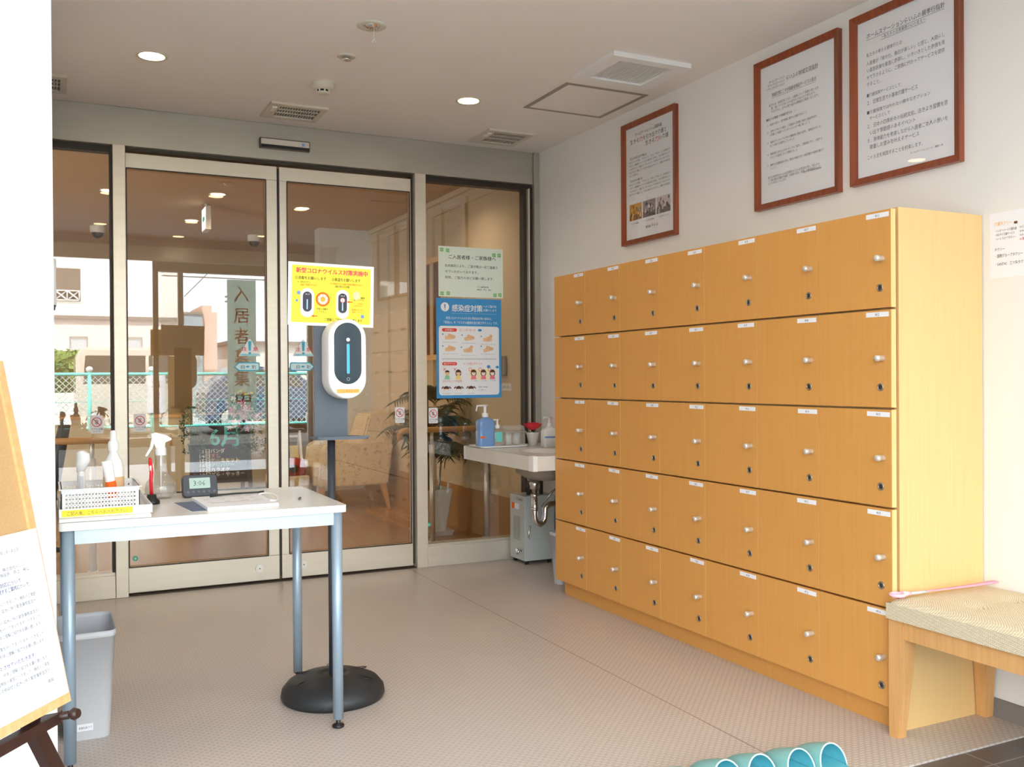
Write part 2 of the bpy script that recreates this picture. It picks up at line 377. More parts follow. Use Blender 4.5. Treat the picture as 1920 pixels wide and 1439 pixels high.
# right fixed window
wroot = sroot('window_2', (2.3, D, 0))
bm = BM(); box(bm, 1.993, XW-.042, D-.008, D+.09, 0, .118, 0, .002); box(bm, 1.993, XW-.042, D+.01, D+.09, .118, .130); obj('sill', bm, M_alu, wroot)
bm = BM(); box(bm, 1.993, XW-.042, D+.02, D+.08, 2.262, 2.28); box(bm, 2.648, 2.668, D+.02, D+.08, .130, 2.262); box(bm, 2.678, 2.698, D+.005, D+.09, .130, 2.28); obj('gasket', bm, M_dark, wroot)
bm = BM(); box(bm, 2.668, 2.678, D-.002, D+.08, .130, 2.27); obj('edge_trim', bm, M_alu, wroot)
bm = BM(); door_glass(bm, 1.993, 2.65, .130, 2.262, D+.05); obj('glass_pane', bm, M_glass, wroot)
def leaf(n, x0, x1, gx0, gx1, lockx, y=D+.045):
    r = sroot('door_%d' % n, ((x0+x1)/2, y, 0))
    bm = BM()
    box(bm, x0, x1, y-.02, y+.02, .011, .142, 0, .002); box(bm, x0, x1, y-.02, y+.02, 2.192, 2.268, 0, .002)
    box(bm, x0, gx0, y-.02, y+.02, .142, 2.192, 0, .002); box(bm, gx1, x1, y-.02, y+.02, .142, 2.192, 0, .002)
    obj('door_frame', bm, M_alu, r)
    bm = BM(); door_glass(bm, gx0, gx1, .142, 2.192, y); obj('glass_pane', bm, M_glass, r)
    bm = BM(); box(bm, gx0-.0015, gx0+.004, y-.022, y-.019, .142, 2.19); box(bm, gx1-.004, gx1+.002, y-.022, y-.019, .142, 2.19); box(bm, gx0, gx1, y-.022, y-.019, .14, .146); box(bm, gx0, gx1, y-.022, y-.019, 2.188, 2.194); obj('gasket', bm, M_dark, r)
    M = Matrix.Translation((lockx, y-.02, .078)) @ Matrix.Rotation(radians(90), 4, 'X')
    bm = BM(); prism(bm, circ(0, 0, .021), 0, .006, 0, M); prism(bm, circ(0, 0, .013), .006, .009, 0, M)
    k = obj('lock', bm, M_nickel, r); bm = BM(); prism(bm, rrect(-.005, .005, -.002, .002, .001, 2), .009, .0096, 0, M); obj('keyhole', bm, M_dark, k)
leaf(1, .368, 1.137, .371, 1.078, 1.028)
leaf(2, 1.150, 1.912, 1.190, 1.905, 1.268)
bm = BM(); box(bm, 1.1372, 1.1498, D+.035, D+.06, .022, 2.26); box(bm, 1.9125, 1.9245, D+.03, D+.08, .022, 2.28); box(bm, .368, 1.924, D-.0005, D+.10, -.03, .004); struct('trim_6', bm, M_dark)

# ---- lobby behind the glass
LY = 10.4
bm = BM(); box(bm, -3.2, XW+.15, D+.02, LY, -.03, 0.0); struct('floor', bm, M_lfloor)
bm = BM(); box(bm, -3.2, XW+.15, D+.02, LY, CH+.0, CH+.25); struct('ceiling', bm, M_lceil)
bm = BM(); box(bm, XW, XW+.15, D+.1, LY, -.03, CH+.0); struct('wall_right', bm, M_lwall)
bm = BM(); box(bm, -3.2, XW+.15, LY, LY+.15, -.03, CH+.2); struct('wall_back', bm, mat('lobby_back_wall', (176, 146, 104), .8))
bm = BM(); box(bm, 2.245, XW, 8.54, 8.7, -.0, CH); struct('wall_back', bm, mat('lobby_white_wall', (206, 206, 198), .8))
bm = BM(); box(bm, -3.3, -3.2, D, LY, -.03, CH+.2); struct('wall_left', bm, M_lwall)
bm = BM(); box(bm, XW-.012, XW, D+.1, 8.54, 0, .31); struct('baseboard_right', bm, M_wains)
bm = BM(); box(bm, 2.245, XW-.012, 8.525, 8.54, 0, .08); struct('baseboard_back', bm, M_wains)
bm = BM(); box(bm, XW-.02, XW, D+.1, 8.54, 2.37, 2.41); box(bm, XW-.03, XW, D+.1, 8.54, 2.455, CH); struct('trim_7', bm, M_lwall)
for i, y in enumerate((6.28, 6.92, 7.35, 8.0)):
    bm = BM(); box(bm, XW-.025, XW, y, y+.06, .31, 2.37); struct('trim_%d' % (8+i), bm, M_lwall)

# ---- outer entrance (seen mirrored in the inner glass)
def ofr(bm, x0, x1, z0, z1, mi=0): box(bm, x0, x1, YO-.03, YO+.03, z0, z1, mi)
oroot = sroot('door_3', (1.2, YO, 0))
bm = BM(); ofr(bm, 1.025, 1.08, 0, 2.39); ofr(bm, 1.28, 1.335, 0, 2.39); ofr(bm, 1.08, 1.28, 2.28, 2.40); ofr(bm, 1.08, 1.28, 0, .12); obj('door_frame', bm, M_alud, oroot)
bm = BM(); box(bm, 1.08, 1.28, YO-.004, YO+.004, .12, 2.28); obj('glass_pane', bm, M_oglass, oroot)
oroot = sroot('window_3', (2.0, YO, 0))
bm = BM(); ofr(bm, 1.335, XW, 2.28, 2.40); ofr(bm, 1.335, XW, 0, .1); ofr(bm, XW-.05, XW, 0, 2.4); obj('window_frame', bm, M_alud, oroot)
bm = BM(); box(bm, 1.335, XW-.05, YO-.004, YO+.004, .1, 2.28); obj('glass_pane', bm, M_oglass, oroot)

# ---- light fittings
def downlight(x, y, label, z=CH, grp='round ceiling downlights', watt=9, col=(1, .84, .64)):
    t = thing('ceiling_light', label, 'ceiling light', (x, y, z), 0, grp)
    bm = BM(); lathe(bm, [(.052, -.001), (.064, -.004), (.066, -.002), (.066, 0), (.052, 0)], (0, 0, 0), 32); lathe(bm, [(.052, -.002), (.049, 0.0)], (0, 0, 0), 32)
    obj('rim', bm, M_offw, t, False)
    bm = BM(); lathe(bm, [(0, -.0035), (.052, -.0025), (.052, -.0005), (0, -.0005)], (0, 0, 0), 32); obj('diffuser', bm, M_led, t, False)
    l = bpy.data.lights.new('downlight_lamp', 'SPOT'); l.energy = watt; l.color = col; l.spot_size = radians(150); l.spot_blend = .8; l.shadow_soft_size = .05
    lo = bpy.data.objects.new('downlight_lamp', l); COL.objects.link(lo); lo.parent = t; lo.location = (0, 0, -.02)
    return t
downlight(.415, 4.318, 'lit round ceiling downlight nearest the left partition, ahead of the glass doors')
downlight(1.905, 4.344, "lit round ceiling downlight between the smoke detector and the square hatch")
for x, y, w_ in ((.417, 2.87, 'upper of the two mirrored in the narrow left pane'), (1.87, 2.76, 'mirrored high in the right sliding door'), (.434, 1.36, 'lower of the two mirrored in the narrow left pane'),
        (1.888, 1.19, 'mirrored beside the meeting stile of the sliding doors'), (1.158, 3.05, 'mirrored highest in the left sliding door, by the exit sign'), (1.15, 1.76, 'mirrored below the exit sign in the left sliding door'), (1.15, .85, 'nearest the street, mirrored lowest in the left sliding door')):
    downlight(x, y, 'round entrance downlight, '+w_, watt=5)
for x, y, w_ in ((2.25, 5.95, 'just behind the right fixed pane, over the palm'), (.7, 5.95, 'just behind the left sliding door'), (1.158, 7.31, 'beside the hanging exit sign'), (1.14, 8.60, 'over the chalk menu board'),
        (1.87, 7.63, 'over the patterned armchair'), (.417, 7.49, 'seen through the narrow left pane'), (-.8, 7.2, 'hidden behind the left partition')):
    downlight(x, y, 'added warm lobby fill lamp '+w_, grp='added lobby fill lamps', watt=26, col=(1, .82, .60))  # added lamps to brighten the lobby

# ------------------------------------------------------------------ shoe lockers (7 x 5 doors)
XF, LY0, LY1, LP = 2.3275, 2.089, 4.236, .3067
ZR = [1.6188, 1.3093, .9998, .6917, .3808, .072]
lk = thing('shoe_locker', 'tall beech-veneer shoe locker bank with thirty-five small numbered doors along the wall', 'locker', ((XF+XW)/2, (LY0+LY1)/2, 0))
bm = BM(); xb = XF+.030
XBK = XW-.004
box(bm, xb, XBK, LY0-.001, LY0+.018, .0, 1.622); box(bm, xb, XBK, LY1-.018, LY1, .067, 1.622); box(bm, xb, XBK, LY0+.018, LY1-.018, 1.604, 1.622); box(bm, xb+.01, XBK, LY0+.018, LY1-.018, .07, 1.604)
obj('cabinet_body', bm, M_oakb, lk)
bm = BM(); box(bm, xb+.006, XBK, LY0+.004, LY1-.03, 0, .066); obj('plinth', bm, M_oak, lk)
nums = [n for n in range(401, 460) if str(n)[-1] not in '49' or False]
nums = [n for n in nums if '4' not in str(n)[1:] and '9' not in str(n)[1:]] + [501, 502, 503, 505, 506, 507, 508, 510, 511, 512, 513]
def door_mesh():
    b = BM(); h = .3067
    return b
k = 0
MF = Matrix(((0, 0, -1, 0), (-1, 0, 0, 0), (0, 1, 0, 0), (0, 0, 0, 1)))   # local x = -y world, local y = z, local z = -x
for c in range(7):
    for r in range(5):
        y0 = LY0+c*LP+.0018; y1 = LY0+(c+1)*LP-.0018; z1 = ZR[r]-.0035; z0 = ZR[r+1]+.0035
        bm = BM(); box(bm, XF, XF+.020, y0, y1, z0, z1); box(bm, XF+.0008, XF+.0202, y0-.0004, y0, z0, z1, 1)
        d = obj('door', bm, [M_oak, M_oakl], lk)
        a, b_ = random.uniform(-.004, .004), random.uniform(-.006, .006)
        T = Matrix.Translation((XF-.0006, y0+.052+a*.4+(.006 if random.random() < .3 else 0), z1-.014+a*.3)) @ MF @ Matrix.Rotation(b_*3, 4, 'Z')
        bm = BM(); prism(bm, [(-.045, -.0075), (.045, -.0075), (.045, .0075), (-.045, .0075)], -.0004, .0002, 0, T)
        add_text(bm, str(nums[k]), 0, -.0045, .0125, 1, .0005, align='CENTER', M=T, res=1)
        obj('number_label', bm, [M_paper, M_inkg], d)
        T = Matrix.Translation((XF, y0+.033, z1-.150)) @ MF
        bm = BM(); prof = [(0, .0315), (.0062, .0312), (.0092, .0290), (.0102, .0255), (.0102, .016), (.0090, .014), (.0090, .0)]
        lathe(bm, prof[::-1], (0, 0, 0), 14); bm.transform(T); obj('knob', bm, M_nickel, d)
        T = Matrix.Translation((XF, y0+.042, z1-.240)) @ MF
        bm = BM(); lathe(bm, [(.0125, 0), (.0125, .0016), (.0112, .0030), (.0088, .0030), (.0080, .001)], (0, 0, 0), 16); bm.transform(T); lo_ = obj('lock', bm, mat('lock_steel', (158, 152, 140), .35, .8), d)
        bm = BM(); T2 = T @ Matrix.Rotation(random.choice((0, .5, 1.57)), 4, 'Z'); lathe(bm, [(.0082, .0010), (0, .0014)], (0, 0, 0), 12); bm.transform(T2)
        prism(bm, [(-.0012, -.0045), (.0012, -.0045), (.0012, .0045), (-.0012, .0045)], .0012, .0018, 1, T2); obj('keyway', bm, [mat('dull_bronze', (84, 72, 62), .5, .4), M_dark], d)
        k += 1

# ------------------------------------------------------------------ framed notices on the right wall
def wall_frame(label, y0, y1, z0, z1, fw, draw, fm=M_rosew, x=XW):
    t = thing('framed_notice', label, 'picture frame', (x, (y0+y1)/2, z0), 0)
    bm = BM(); th = .022
    M = frameM((x-.004, y1, z0), (0, -1, 0), (0, 0, 1)); w, h = y1-y0, z1-z0
    # mitred moulding: four profiled bars
    for a, b2, c2, d2 in (((0, 0), (w, 0), (w-fw, fw), (fw, fw)), ((w, 0), (w, h), (w-fw, h-fw), (w-fw, fw)), ((w, h), (0, h), (fw, h-fw), (w-fw, h-fw)), ((0, h), (0, 0), (fw, fw), (fw, h-fw))):
        lo = [bm.verts.new(M @ Vector((p[0], p[1], z))) for p, z in ((a, -.004), (b2, -.004), (c2, -.004), (d2, -.004))]
        hi = [bm.verts.new(M @ Vector((p[0], p[1], z))) for p, z in ((a, th), (b2, th), (c2, th-.010), (d2, th-.010))]
        bm.faces.new(lo[::-1]); bm.faces.new(hi)
        for i in range(4): bm.faces.new((lo[i], lo[(i+1) % 4], hi[(i+1) % 4], hi[i]))
    obj('frame', bm, fm, t)
    bm = BM(); box(bm, x-.009, x-.0005, y0+fw*.8, y1-fw*.8, z0+fw*.8, z1-fw*.8); p = obj('poster', bm, M_paper, t)
    M2 = frameM((x-.0095, y1-fw, z0+fw), (0, -1, 0), (0, 0, 1)); draw(p, M2, w-2*fw, h-2*fw)
    bm = BM(); box(bm, x-.0128, x-.0118, y0+fw*.85, y1-fw*.85, z0+fw*.85, z1-fw*.85); obj('glass', bm, M_pglass, t)
    return t
def lines(bm, L, M, w, h, ft, ink=0):
    """L: (text, x from left, baseline from top, size, width or None, bold)"""
    for s, x, y, sz, wd, bo in L: add_text(bm, s, x*w, h-y*h, sz, ink, 0, wd*w if wd else None, 'LEFT', bo, 0, M, 1)
def draw3(p, M, w, h):
    bm = BM()
    L = [('ホームステーションらいふの親孝行指針', .10, .115, .0225, .80, .012), ('～私たちの日常業務の心の支え～', .26, .150, .015, .46, 0),
         ('私たちの考える親孝行とは', .10, .232, .0165, .38, 0), ('入居者が「幸せだ、毎日が楽しい」と感じ、人間らし', .10, .287, .0175, .80, 0), ('い喜怒哀楽を素直に表現し、いきいきとした表情を見', .10, .332, .0175, .80, 0),
         ('せて下さるように、ご家族に代わってサービスを提供', .10, .377, .0175, .80, 0), ('すること。', .10, .422, .0175, .15, 0),
         ('■介護保険サービスとして', .10, .490, .0155, .36, 0), ('１．日常生活での基本介護サービス', .10, .540, .0185, .53, .008), ('■介護保険では叶わない様々なオプション', .10, .600, .0155, .66, 0), ('サービスとして', .13, .640, .0155, .22, 0),
         ('２．日本の四季折々の伝統文化、古きよき習慣を思', .10, .690, .0185, .82, 0), ('い出す季節感のあるイベント', .13, .735, .0185, .48, 0), ('３．身体能力を考慮しながら入居者ご本人の想いを', .10, .782, .0185, .82, 0), ('尊重しお望みを叶えるサービス', .13, .826, .0185, .52, 0),
         ('この３点を実践することを約束します。', .10, .890, .0175, .58, 0), ('ホームステーションらいふ　職員一同', .56, .925, .008, .32, 0)]
    lines(bm, L, M, w, h, None)
    for yy, a, b_ in ((.126, .10, .90), (.158, .26, .72)):
        q = [bm.verts.new(M @ Vector((X, Y, 0))) for X, Y in ((a*w, h-yy*h), (b_*w, h-yy*h), (b_*w, h-yy*h+.0012), (a*w, h-yy*h+.0012))]; bm.faces.new(q)
    obj('text', bm, M_inkg, p)
def draw2(p, M, w, h):
    bm = BM()
    L = [('ホームステーション', .12, .165, .014, .22, .01), ('オランドステーション', .10, .190, .014, .24, .01), ('ケアリングステーション', .08, .215, .014, .26, .01), ('らいふの地域交流指針', .36, .190, .026, .42, .01),
         ('地域交流にこそが高齢者施設サービスの原点', .16, .270, .021, .60, .008),
         ('私たちは、地域交流こそが、入居者にとって家族の次となる、', .12, .335, .014, .68, 0), ('愛、信じつづけあった大切なものなのだと考えます。', .15, .360, .014, .60, 0), ('それだけに、日々の取り組みを積極的に実践いたします。', .15, .385, .014, .64, 0)]
    L2 = [('■私たちが推進する地域交流とは・・・', .08, .435, .014, .42, .02), ('１．私達の住まい、家で地域に開かれた施設であること', .09, .475, .013, .54, 0),
          ('２．近所づきあいの為か、ご家族から気軽に来訪と施設参加や、', .09, .525, .013, .68, 0), ('入居者との会話やレクリエーションが一緒に楽しむこと', .13, .550, .013, .55, 0),
          ('３．音楽ボランティアの方々が積極的に施設を訪れ、演奏会やダンス', .09, .605, .013, .72, 0), ('などの様々な活動をしていること', .13, .630, .013, .34, 0),
          ('４．地域住民と方々とボランティアのご協力、ご家族等に行い、お祭りの', .09, .690, .013, .74, 0), ('イベントを施設において実施すること', .13, .715, .013, .38, 0),
          ('５．趣味や文芸講演会があれ、施設の地域の方との相互間力や体操を備えて', .09, .770, .013, .76, 0), ('いくこと', .13, .795, .013, .08, 0),
          ('私たちは有料老人ホームも生活環境もなどとの交流交流と考え、今日よりも', .10, .858, .013, .70, 0), ('この積み重ねが施設で発展、入居者の日々、充実した施設生活として', .10, .880, .013, .70, 0), ('ことを大切にいたします。', .10, .902, .013, .26, 0),
          ('平成２０年　地域交流推進会議', .58, .885, .008, .24, 0)]
    L = [(a_, b_, c_-.035, d_*.9, e_, f_) for a_, b_, c_, d_, e_, f_ in L+L2]; lines(bm, L, M, w, h, None)
    q = [bm.verts.new(M @ Vector((X*w, h-Y*h, 0))) for X, Y in ((.16, .246), (.76, .246), (.76, .244), (.16, .244))]; bm.faces.new(q)
    obj('text', bm, M_inkg, p)
def draw1(p, M, w, h):
    bm = BM()
    lines(bm, [('ホームステーションらいふ事業実績', .20, .085, .020, .56, .015), ('生きる', .09, .145, .027, .19, .008), ('を引き出す介護と', .37, .145, .027, .48, .008), ('生きる', .42, .198, .027, .19, .008), ('の介護', .70, .198, .027, .19, .008)], M, w, h, None)
    lines(bm, [('力', .285, .145, .029, .075, .02), ('力', .62, .198, .029, .075, .02)], M, w, h, None, 1)
    body = ['私たちらいふの介護は、「できないこと」ではなく「できること」に目を向けて', 'います。入居者様のもっている力を最大限に引き出し、生きる喜びをもって', 'いただけるよう、介護スタッフが一丸となってお手伝いをしてまいります。', 'ひとりひとりの暮らしと、その方の歩みをたいせつにし、笑顔のある毎日を', 'おくって頂きます。']
    L = [('「生きる力を引き出す介護とは」', .07, .285, .014, .36, .02)]+[(s, .07, .315+.030*i, .0125, .85 if i < 4 else .2, 0) for i, s in enumerate(body)]
    L += [('「生きる力の介護とは」', .07, .485, .014, .27, .02)]+[(s, .07, .515+.030*i, .0125, .85, 0) for i, s in enumerate(body[:4])]
    L += [('ホーム内での体操教室', .10, .865, .009, .17, 0), ('みんなで囲む昼食会', .40, .865, .009, .20, 0), ('春のお花見レクリエーション', .70, .862, .009, .20, 0), ('株式会社', .42, .925, .014, .11, .02), ('らいふ', .54, .925, .022, .13, .02)]
    lines(bm, L, M, w, h, None)
    obj('text', bm, [M_ink, M_red], p)
    rr = random.Random(5); pal = [((206, 150, 60), (150, 96, 50), (90, 70, 60), (120, 120, 130), (230, 190, 100)), ((150, 140, 150), (100, 92, 96), (205, 190, 180), (60, 56, 62), (230, 230, 226)), ((210, 196, 196), (96, 92, 90), (60, 64, 60), (188, 170, 168), (120, 112, 110))]
    for i, (a, b_) in enumerate(((.07, .34), (.36, .63), (.65, .93))):
        bm = BM(); cols = [mat('photo_tone_%d_%d' % (i, j), c, .6) for j, c in enumerate(pal[i])]
        def q(x0, x1, y0, y1, z, mi, el=False):
            pts = circ((x0+x1)/2, (y0+y1)/2, (x1-x0)/2, 12, (y1-y0)/2) if el else [(x0, y0), (x1, y0), (x1, y1), (x0, y1)]
            f = bm.faces.new([bm.verts.new(M @ Vector((X, Y, z))) for X, Y in pts]); f.material_index = mi
        X0, X1, Y0, Y1 = a*w, b_*w, .17*h, .315*h; W_, H_ = X1-X0, Y1-Y0
        q(X0, X1, Y0, Y1, 0, 0)
        q(X0, X1, Y0, Y0+H_*.35, .00004, 1)
        for j in range(26):
            cx, cy = X0+W_*rr.uniform(.1, .9), Y0+H_*rr.uniform(.1, .85); s = W_*rr.uniform(.04, .13)
            q(max(X0, cx-s/2), min(X1, cx+s/2), max(Y0, cy-s*.8), min(Y1, cy+s*.8), .00008+j*.000006, rr.randint(1, 4), rr.random() < .7)
        obj('photograph', bm, cols, p)
f1 = wall_frame('narrow red-brown framed notice with three small photographs, nearest the glass doors', 3.735, 4.205, 1.790, 2.420, .026, draw1)
f2 = wall_frame('red-brown framed notice of small print in the middle, above the locker doors', 2.690, 3.165, 1.806, 2.432, .026, draw2)
f3 = wall_frame('red-brown framed notice with underlined large heading, above the near end of the lockers', 2.155, 2.630, 1.812, 2.440, .026, draw3)
# taped notice, right edge of the picture
s = sheet_thing('taxi_notice', 'white paper notice with an orange heading taped to the wall beside the lockers', 'notice', (XW-.0002, 2.062, 1.412), (0, -1, 0), (0, 0, 1), .297, .21, M_paper)
bm = BM()
for t_, x, y, sz, w_, mi in (('介護タクシー', .017, .168, .014, .062, 1), ('・ハッピーハート介護交通', .017, .148, .0095, .075, 0), ('・あおぞら介護サービス', .017, .135, .0095, .068, 0), ('・ハートフルケアタクシー', .017, .122, .0095, .072, 0),
        ('0120-556-221', .105, .150, .0095, .07, 0), ('090-3328-117', .105, .137, .0095, .07, 0), ('03-3320-4182', .105, .125, .0095, .07, 0), ('※要予約', .105, .112, .0095, .04, 2),
        ('タクシー', .017, .088, .011, .036, 0), ('・国際グループタクシー', .017, .066, .012, .095, 0), ('・SANTAS　三ツ矢タクシー', .017, .040, .012, .115, 0)):
    add_text(bm, t_, x, y, sz, mi, .0010, w_, bold=.01, res=1)
flat(bm, rrect(.086, .098, .166, .174, .002), .0010, 3)
obj('text', bm, [M_ink, mat('orange_heading', (236, 170, 40), .7), M_red, M_hair], s, False)
# intercom on the left partition
t = thing('intercom', 'slim white intercom unit on the edge of the left white partition', 'intercom', (.016, 4.05, 1.39))
bm = BM(); box(bm, .0165, .036, 4.0, 4.10, 1.39, 1.57, 0, .004); obj('casing', bm, M_white, t); bm = BM(); box(bm, .0165, .032, 3.999, 4.101, 1.378, 1.392, 0, .002); obj('base_cap', bm, M_bloff, t)

# ------------------------------------------------------------------ ceiling fittings
def vent(x0, x1, y0, y1, label):
    t = thing('ceiling_vent', label, 'vent', ((x0+x1)/2, (y0+y1)/2, CH), 0, 'rectangular ceiling vents above the doors')
    bm = BM(); z = CH
    ix0, ix1, iy0, iy1 = x0+.055, x1-.028, y0+.04, y1-.04
    for a in ((x0, x1, y0, iy0), (x0, x1, iy1, y1), (x0, ix0, iy0, iy1), (ix1, x1, iy0, iy1)): box(bm, a[0], a[1], a[2], a[3], z-.012, z-.0005)
    obj('frame', bm, M_offw, t)
    bm = BM(); box(bm, ix0, ix1, iy0, iy1, z-.0035, z-.0006); obj('backing', bm, M_black, t)
    bm = BM()
    for k in range(1, 15): xx = ix0+(ix1-ix0)*k/15; box(bm, xx-.0022, xx+.0022, iy0, iy1, z-.0075, z-.004)
    for f_ in (.34, .66): yy = iy0+(iy1-iy0)*f_; box(bm, ix0, ix1, yy-.004, yy+.004, z-.0085, z-.003)
    obj('grille', bm, M_offw, t)
    bm = BM(); box(bm, x0+.015, x0+.04, y0+.05, y0+.12, z-.018, z-.012); obj('lever', bm, M_white, t)
vent(1.015, 1.305, 4.755, 5.03, 'louvred ceiling vent directly above the door sensor')
vent(2.215, 2.50, 4.765, 5.055, 'louvred ceiling vent in the corner by the right wall')
vent(-.18, .095, 4.755, 5.03, 'louvred ceiling vent half hidden by the left partition')
t = thing('smoke_detector', 'round white smoke detector on the ceiling near the middle vent', 'smoke detector', (1.174, 4.375, CH))
bm = BM(); lathe(bm, [(.050, 0), (.052, -.006), (.052, -.022), (.045, -.030), (.030, -.034)], (0, 0, 0), 32); obj('housing', bm, M_offw, t, False)
bm = BM(); lathe(bm, [(.029, -.033), (.029, -.043)], (0, 0, 0), 32); obj('sensing_slots', bm, M_black, t, False)
bm = BM(); lathe(bm, [(.031, -.043), (.031, -.046), (.026, -.050), (0, -.051)], (0, 0, 0), 32)
for k in range(8): a = 2*pi*k/8; box(bm, .031*cos(a)-.003, .031*cos(a)+.003, .031*sin(a)-.003, .031*sin(a)+.003, -.044, -.033)
obj('cap', bm, M_offw, t, False)
t = thing('sprinkler_head', 'small chrome sprinkler head set in the ceiling', 'sprinkler', (1.168, 3.966, CH))
bm = BM(); lathe(bm, [(.04, 0), (.04, -.003), (.018, -.004)], (0, 0, 0), 28); obj('flange', bm, M_offw, t, False)
bm = BM(); lathe(bm, [(.017, -.003), (.017, -.012), (.02, -.014), (.02, -.018), (.006, -.02), (0, -.022)], (0, 0, 0), 20); obj('nozzle', bm, M_chrome, t, False)
t = thing('emergency_light', 'round recessed emergency light with a small pull tag hanging from the ceiling', 'emergency light', (1.156, 3.579, CH))
bm = BM(); lathe(bm, [(.058, 0), (.058, -.004), (.040, -.006), (.031, -.003)], (0, 0, 0), 32); obj('rim', bm, M_offw, t, False)
bm = BM(); lathe(bm, [(.031, -.003), (.022, .018), (.006, .024), (.006, .004), (0, .003)], (0, 0, 0), 24); bmesh.ops.translate(bm, vec=(0, 0, -.0), verts=bm.verts); bmesh.ops.scale(bm, vec=(1, 1, -.55), verts=bm.verts); bmesh.ops.translate(bm, vec=(0, 0, -.004), verts=bm.verts); obj('reflector', bm, M_chrome, t, False)
bm = BM(); tube(bm, [(0, -.031, -.005), (0, -.031, -.062)], .0008, 6); obj('cord', bm, M_white, t, False)
bm = BM(); tube(bm, [(0, -.031, -.060), (-.008, -.031, -.078), (.008, -.031, -.078), (.0005, -.031, -.060)], .0022, 6); obj('pull_tag', bm, M_white, t, False)
# ceiling access hatch
t = thing('access_hatch', 'square ceiling access hatch outlined by a grey metal edge', 'hatch', (2.435, 4.105, CH))
bm = BM(); x0, x1, y0, y1 = 2.205, 2.668, 3.878, 4.330; e = .022
for a in ((x0, x1, y0, y0+e), (x0, x1, y1-e, y1), (x0, x0+e, y0+e, y1-e), (x1-e, x1, y0+e, y1-e)): box(bm, a[0], a[1], a[2], a[3], CH-.0025, CH-.0004)
obj('edge_frame', bm, mat('grey_edge', (158, 150, 136), .5), t)
bm = BM(); box(bm, x0+e+.002, x1-e-.002, y0+e+.002, y1-e-.002, CH-.0022, CH-.0004); obj('panel', bm, M_ceil, t)
# extractor fan
t = thing('extractor_fan', 'white square ceiling extractor fan with a fine slatted grille by the right wall', 'fan', (2.37, 3.58, CH))
bm = BM(); x0, x1, y0, y1 = 2.172, 2.575, 3.412, 3.775
for a in ((x0, x1, y0, y0+.05), (x0, x1, y1-.06, y1), (x0, x0+.06, y0+.05, y1-.06), (x1-.065, x1, y0+.05, y1-.06)): box(bm, a[0], a[1], a[2], a[3], CH-.022, CH-.0005)
obj('cover', bm, M_white, t)
bm = BM(); box(bm, x0+.06, x1-.065, y0+.05, y1-.06, CH-.0105, CH-.002); obj('backing', bm, mat('fan_dark', (96, 94, 100), .6), t)
bm = BM()
for k in range(22): xx = x0+.062+(x1-x0-.13)*k/21; box(bm, xx-.0036, xx+.0036, y0+.05, y1-.06, CH-.014, CH-.011)
obj('slats', bm, M_white, t)
# door sensor
t = thing('door_sensor', 'flat silver automatic door sensor with a black window above the doors', 'sensor', (1.17, D, 2.38))
bm = BM(); box(bm, 1.037, 1.308, D-.030, D-.0045, 2.352, 2.408, 0, .003); obj('casing', bm, mat('sensor_rim', (96, 84, 70), .4, .3), t)
bm = BM(); box(bm, 1.043, 1.303, D-.034, D-.028, 2.372, 2.402, 0, .001); c_ = obj('face_plate', bm, mat('sensor_silver', (214, 206, 196), .5, .0), t)
bm = BM(); box(bm, 1.043, 1.303, D-.034, D-.028, 2.355, 2.371); obj('sensor_window', bm, M_black, t)
bm = BM(); box(bm, 1.262, 1.276, D-.0346, D-.0338, 2.378, 2.394); obj('mark', bm, M_lblue, c_)

# ------------------------------------------------------------------ white table
TX0, TX1, TY0, TY1, TZ = .026, .846, 2.903, 3.495, .705
t = thing('folding_table', 'narrow white-topped table with pale blue-grey tubular legs by the left partition', 'table', ((TX0+TX1)/2, (TY0+TY1)/2, 0))
bm = BM(); prism(bm, rrect(TX0, TX1, TY0, TY1, .012), TZ-.022, TZ); obj('tabletop', bm, M_ttop, t)
bm = BM()
for y in (TY0+.012, TY1-.035): box(bm, TX0+.04, TX1-.04, y, y+.022, TZ-.062, TZ-.0225)
for x in (TX0+.012, TX1-.037): box(bm, x, x+.022, TY0+.03, TY1-.03, TZ-.062, TZ-.0225)
obj('apron_rail', bm, M_tap, t)
for x, y in ((TX0+.0245, TY0+.022), (TX1-.027, TY0+.022), (TX0+.0245, TY1-.034), (TX1-.027, TY1-.034)):
    bm = BM(); tube(bm, [(x, y, .028), (x, y, TZ-.0225)], .0165, 20); l_ = obj('leg', bm, M_tleg, t)
    bm = BM(); lathe(bm, [(.007, .028), (.007, .012), (.018, .009), (.019, .003), (.014, 0), (0, 0)], (x, y, 0), 18); obj('levelling_foot', bm, M_black, l_)

# document tray under the basket with yellow tape label
t = thing('document_tray', 'shallow white letter tray with a yellow handwritten strip, on the table corner', 'tray', (.157, 3.06, TZ))
bm = BM(); x0, x1, y0, y1 = .029, .276, 2.955, 3.40
box(bm, x0, x1-.006, y0, y1-.1, TZ+.001, TZ+.010); box(bm, x0, x1, y0+.03, y1, TZ+.0105, TZ+.014); box(bm, x0, x0+.003, y0+.03, y1, TZ+.014, TZ+.034); box(bm, x1-.003, x1, y0+.03, y1, TZ+.014, TZ+.034); box(bm, x0+.003, x1-.003, y1-.003, y1, TZ+.014, TZ+.034); box(bm, x0+.003, x1-.003, y0+.03, y0+.033, TZ+.014, TZ+.034)
obj('tray_body', bm, M_white, t)
M = frameM((.036, 2.9845, TZ+.0125), (1, 0, 0), (0, .0, 1))
bm = BM(); prism(bm, [(0, 0), (.186, .001), (.186, .019), (0, .018)], 0, .0004, 0, M); y_ = obj('yellow_strip', bm, mat('yellow_tape', (255, 226, 50), .6), t)
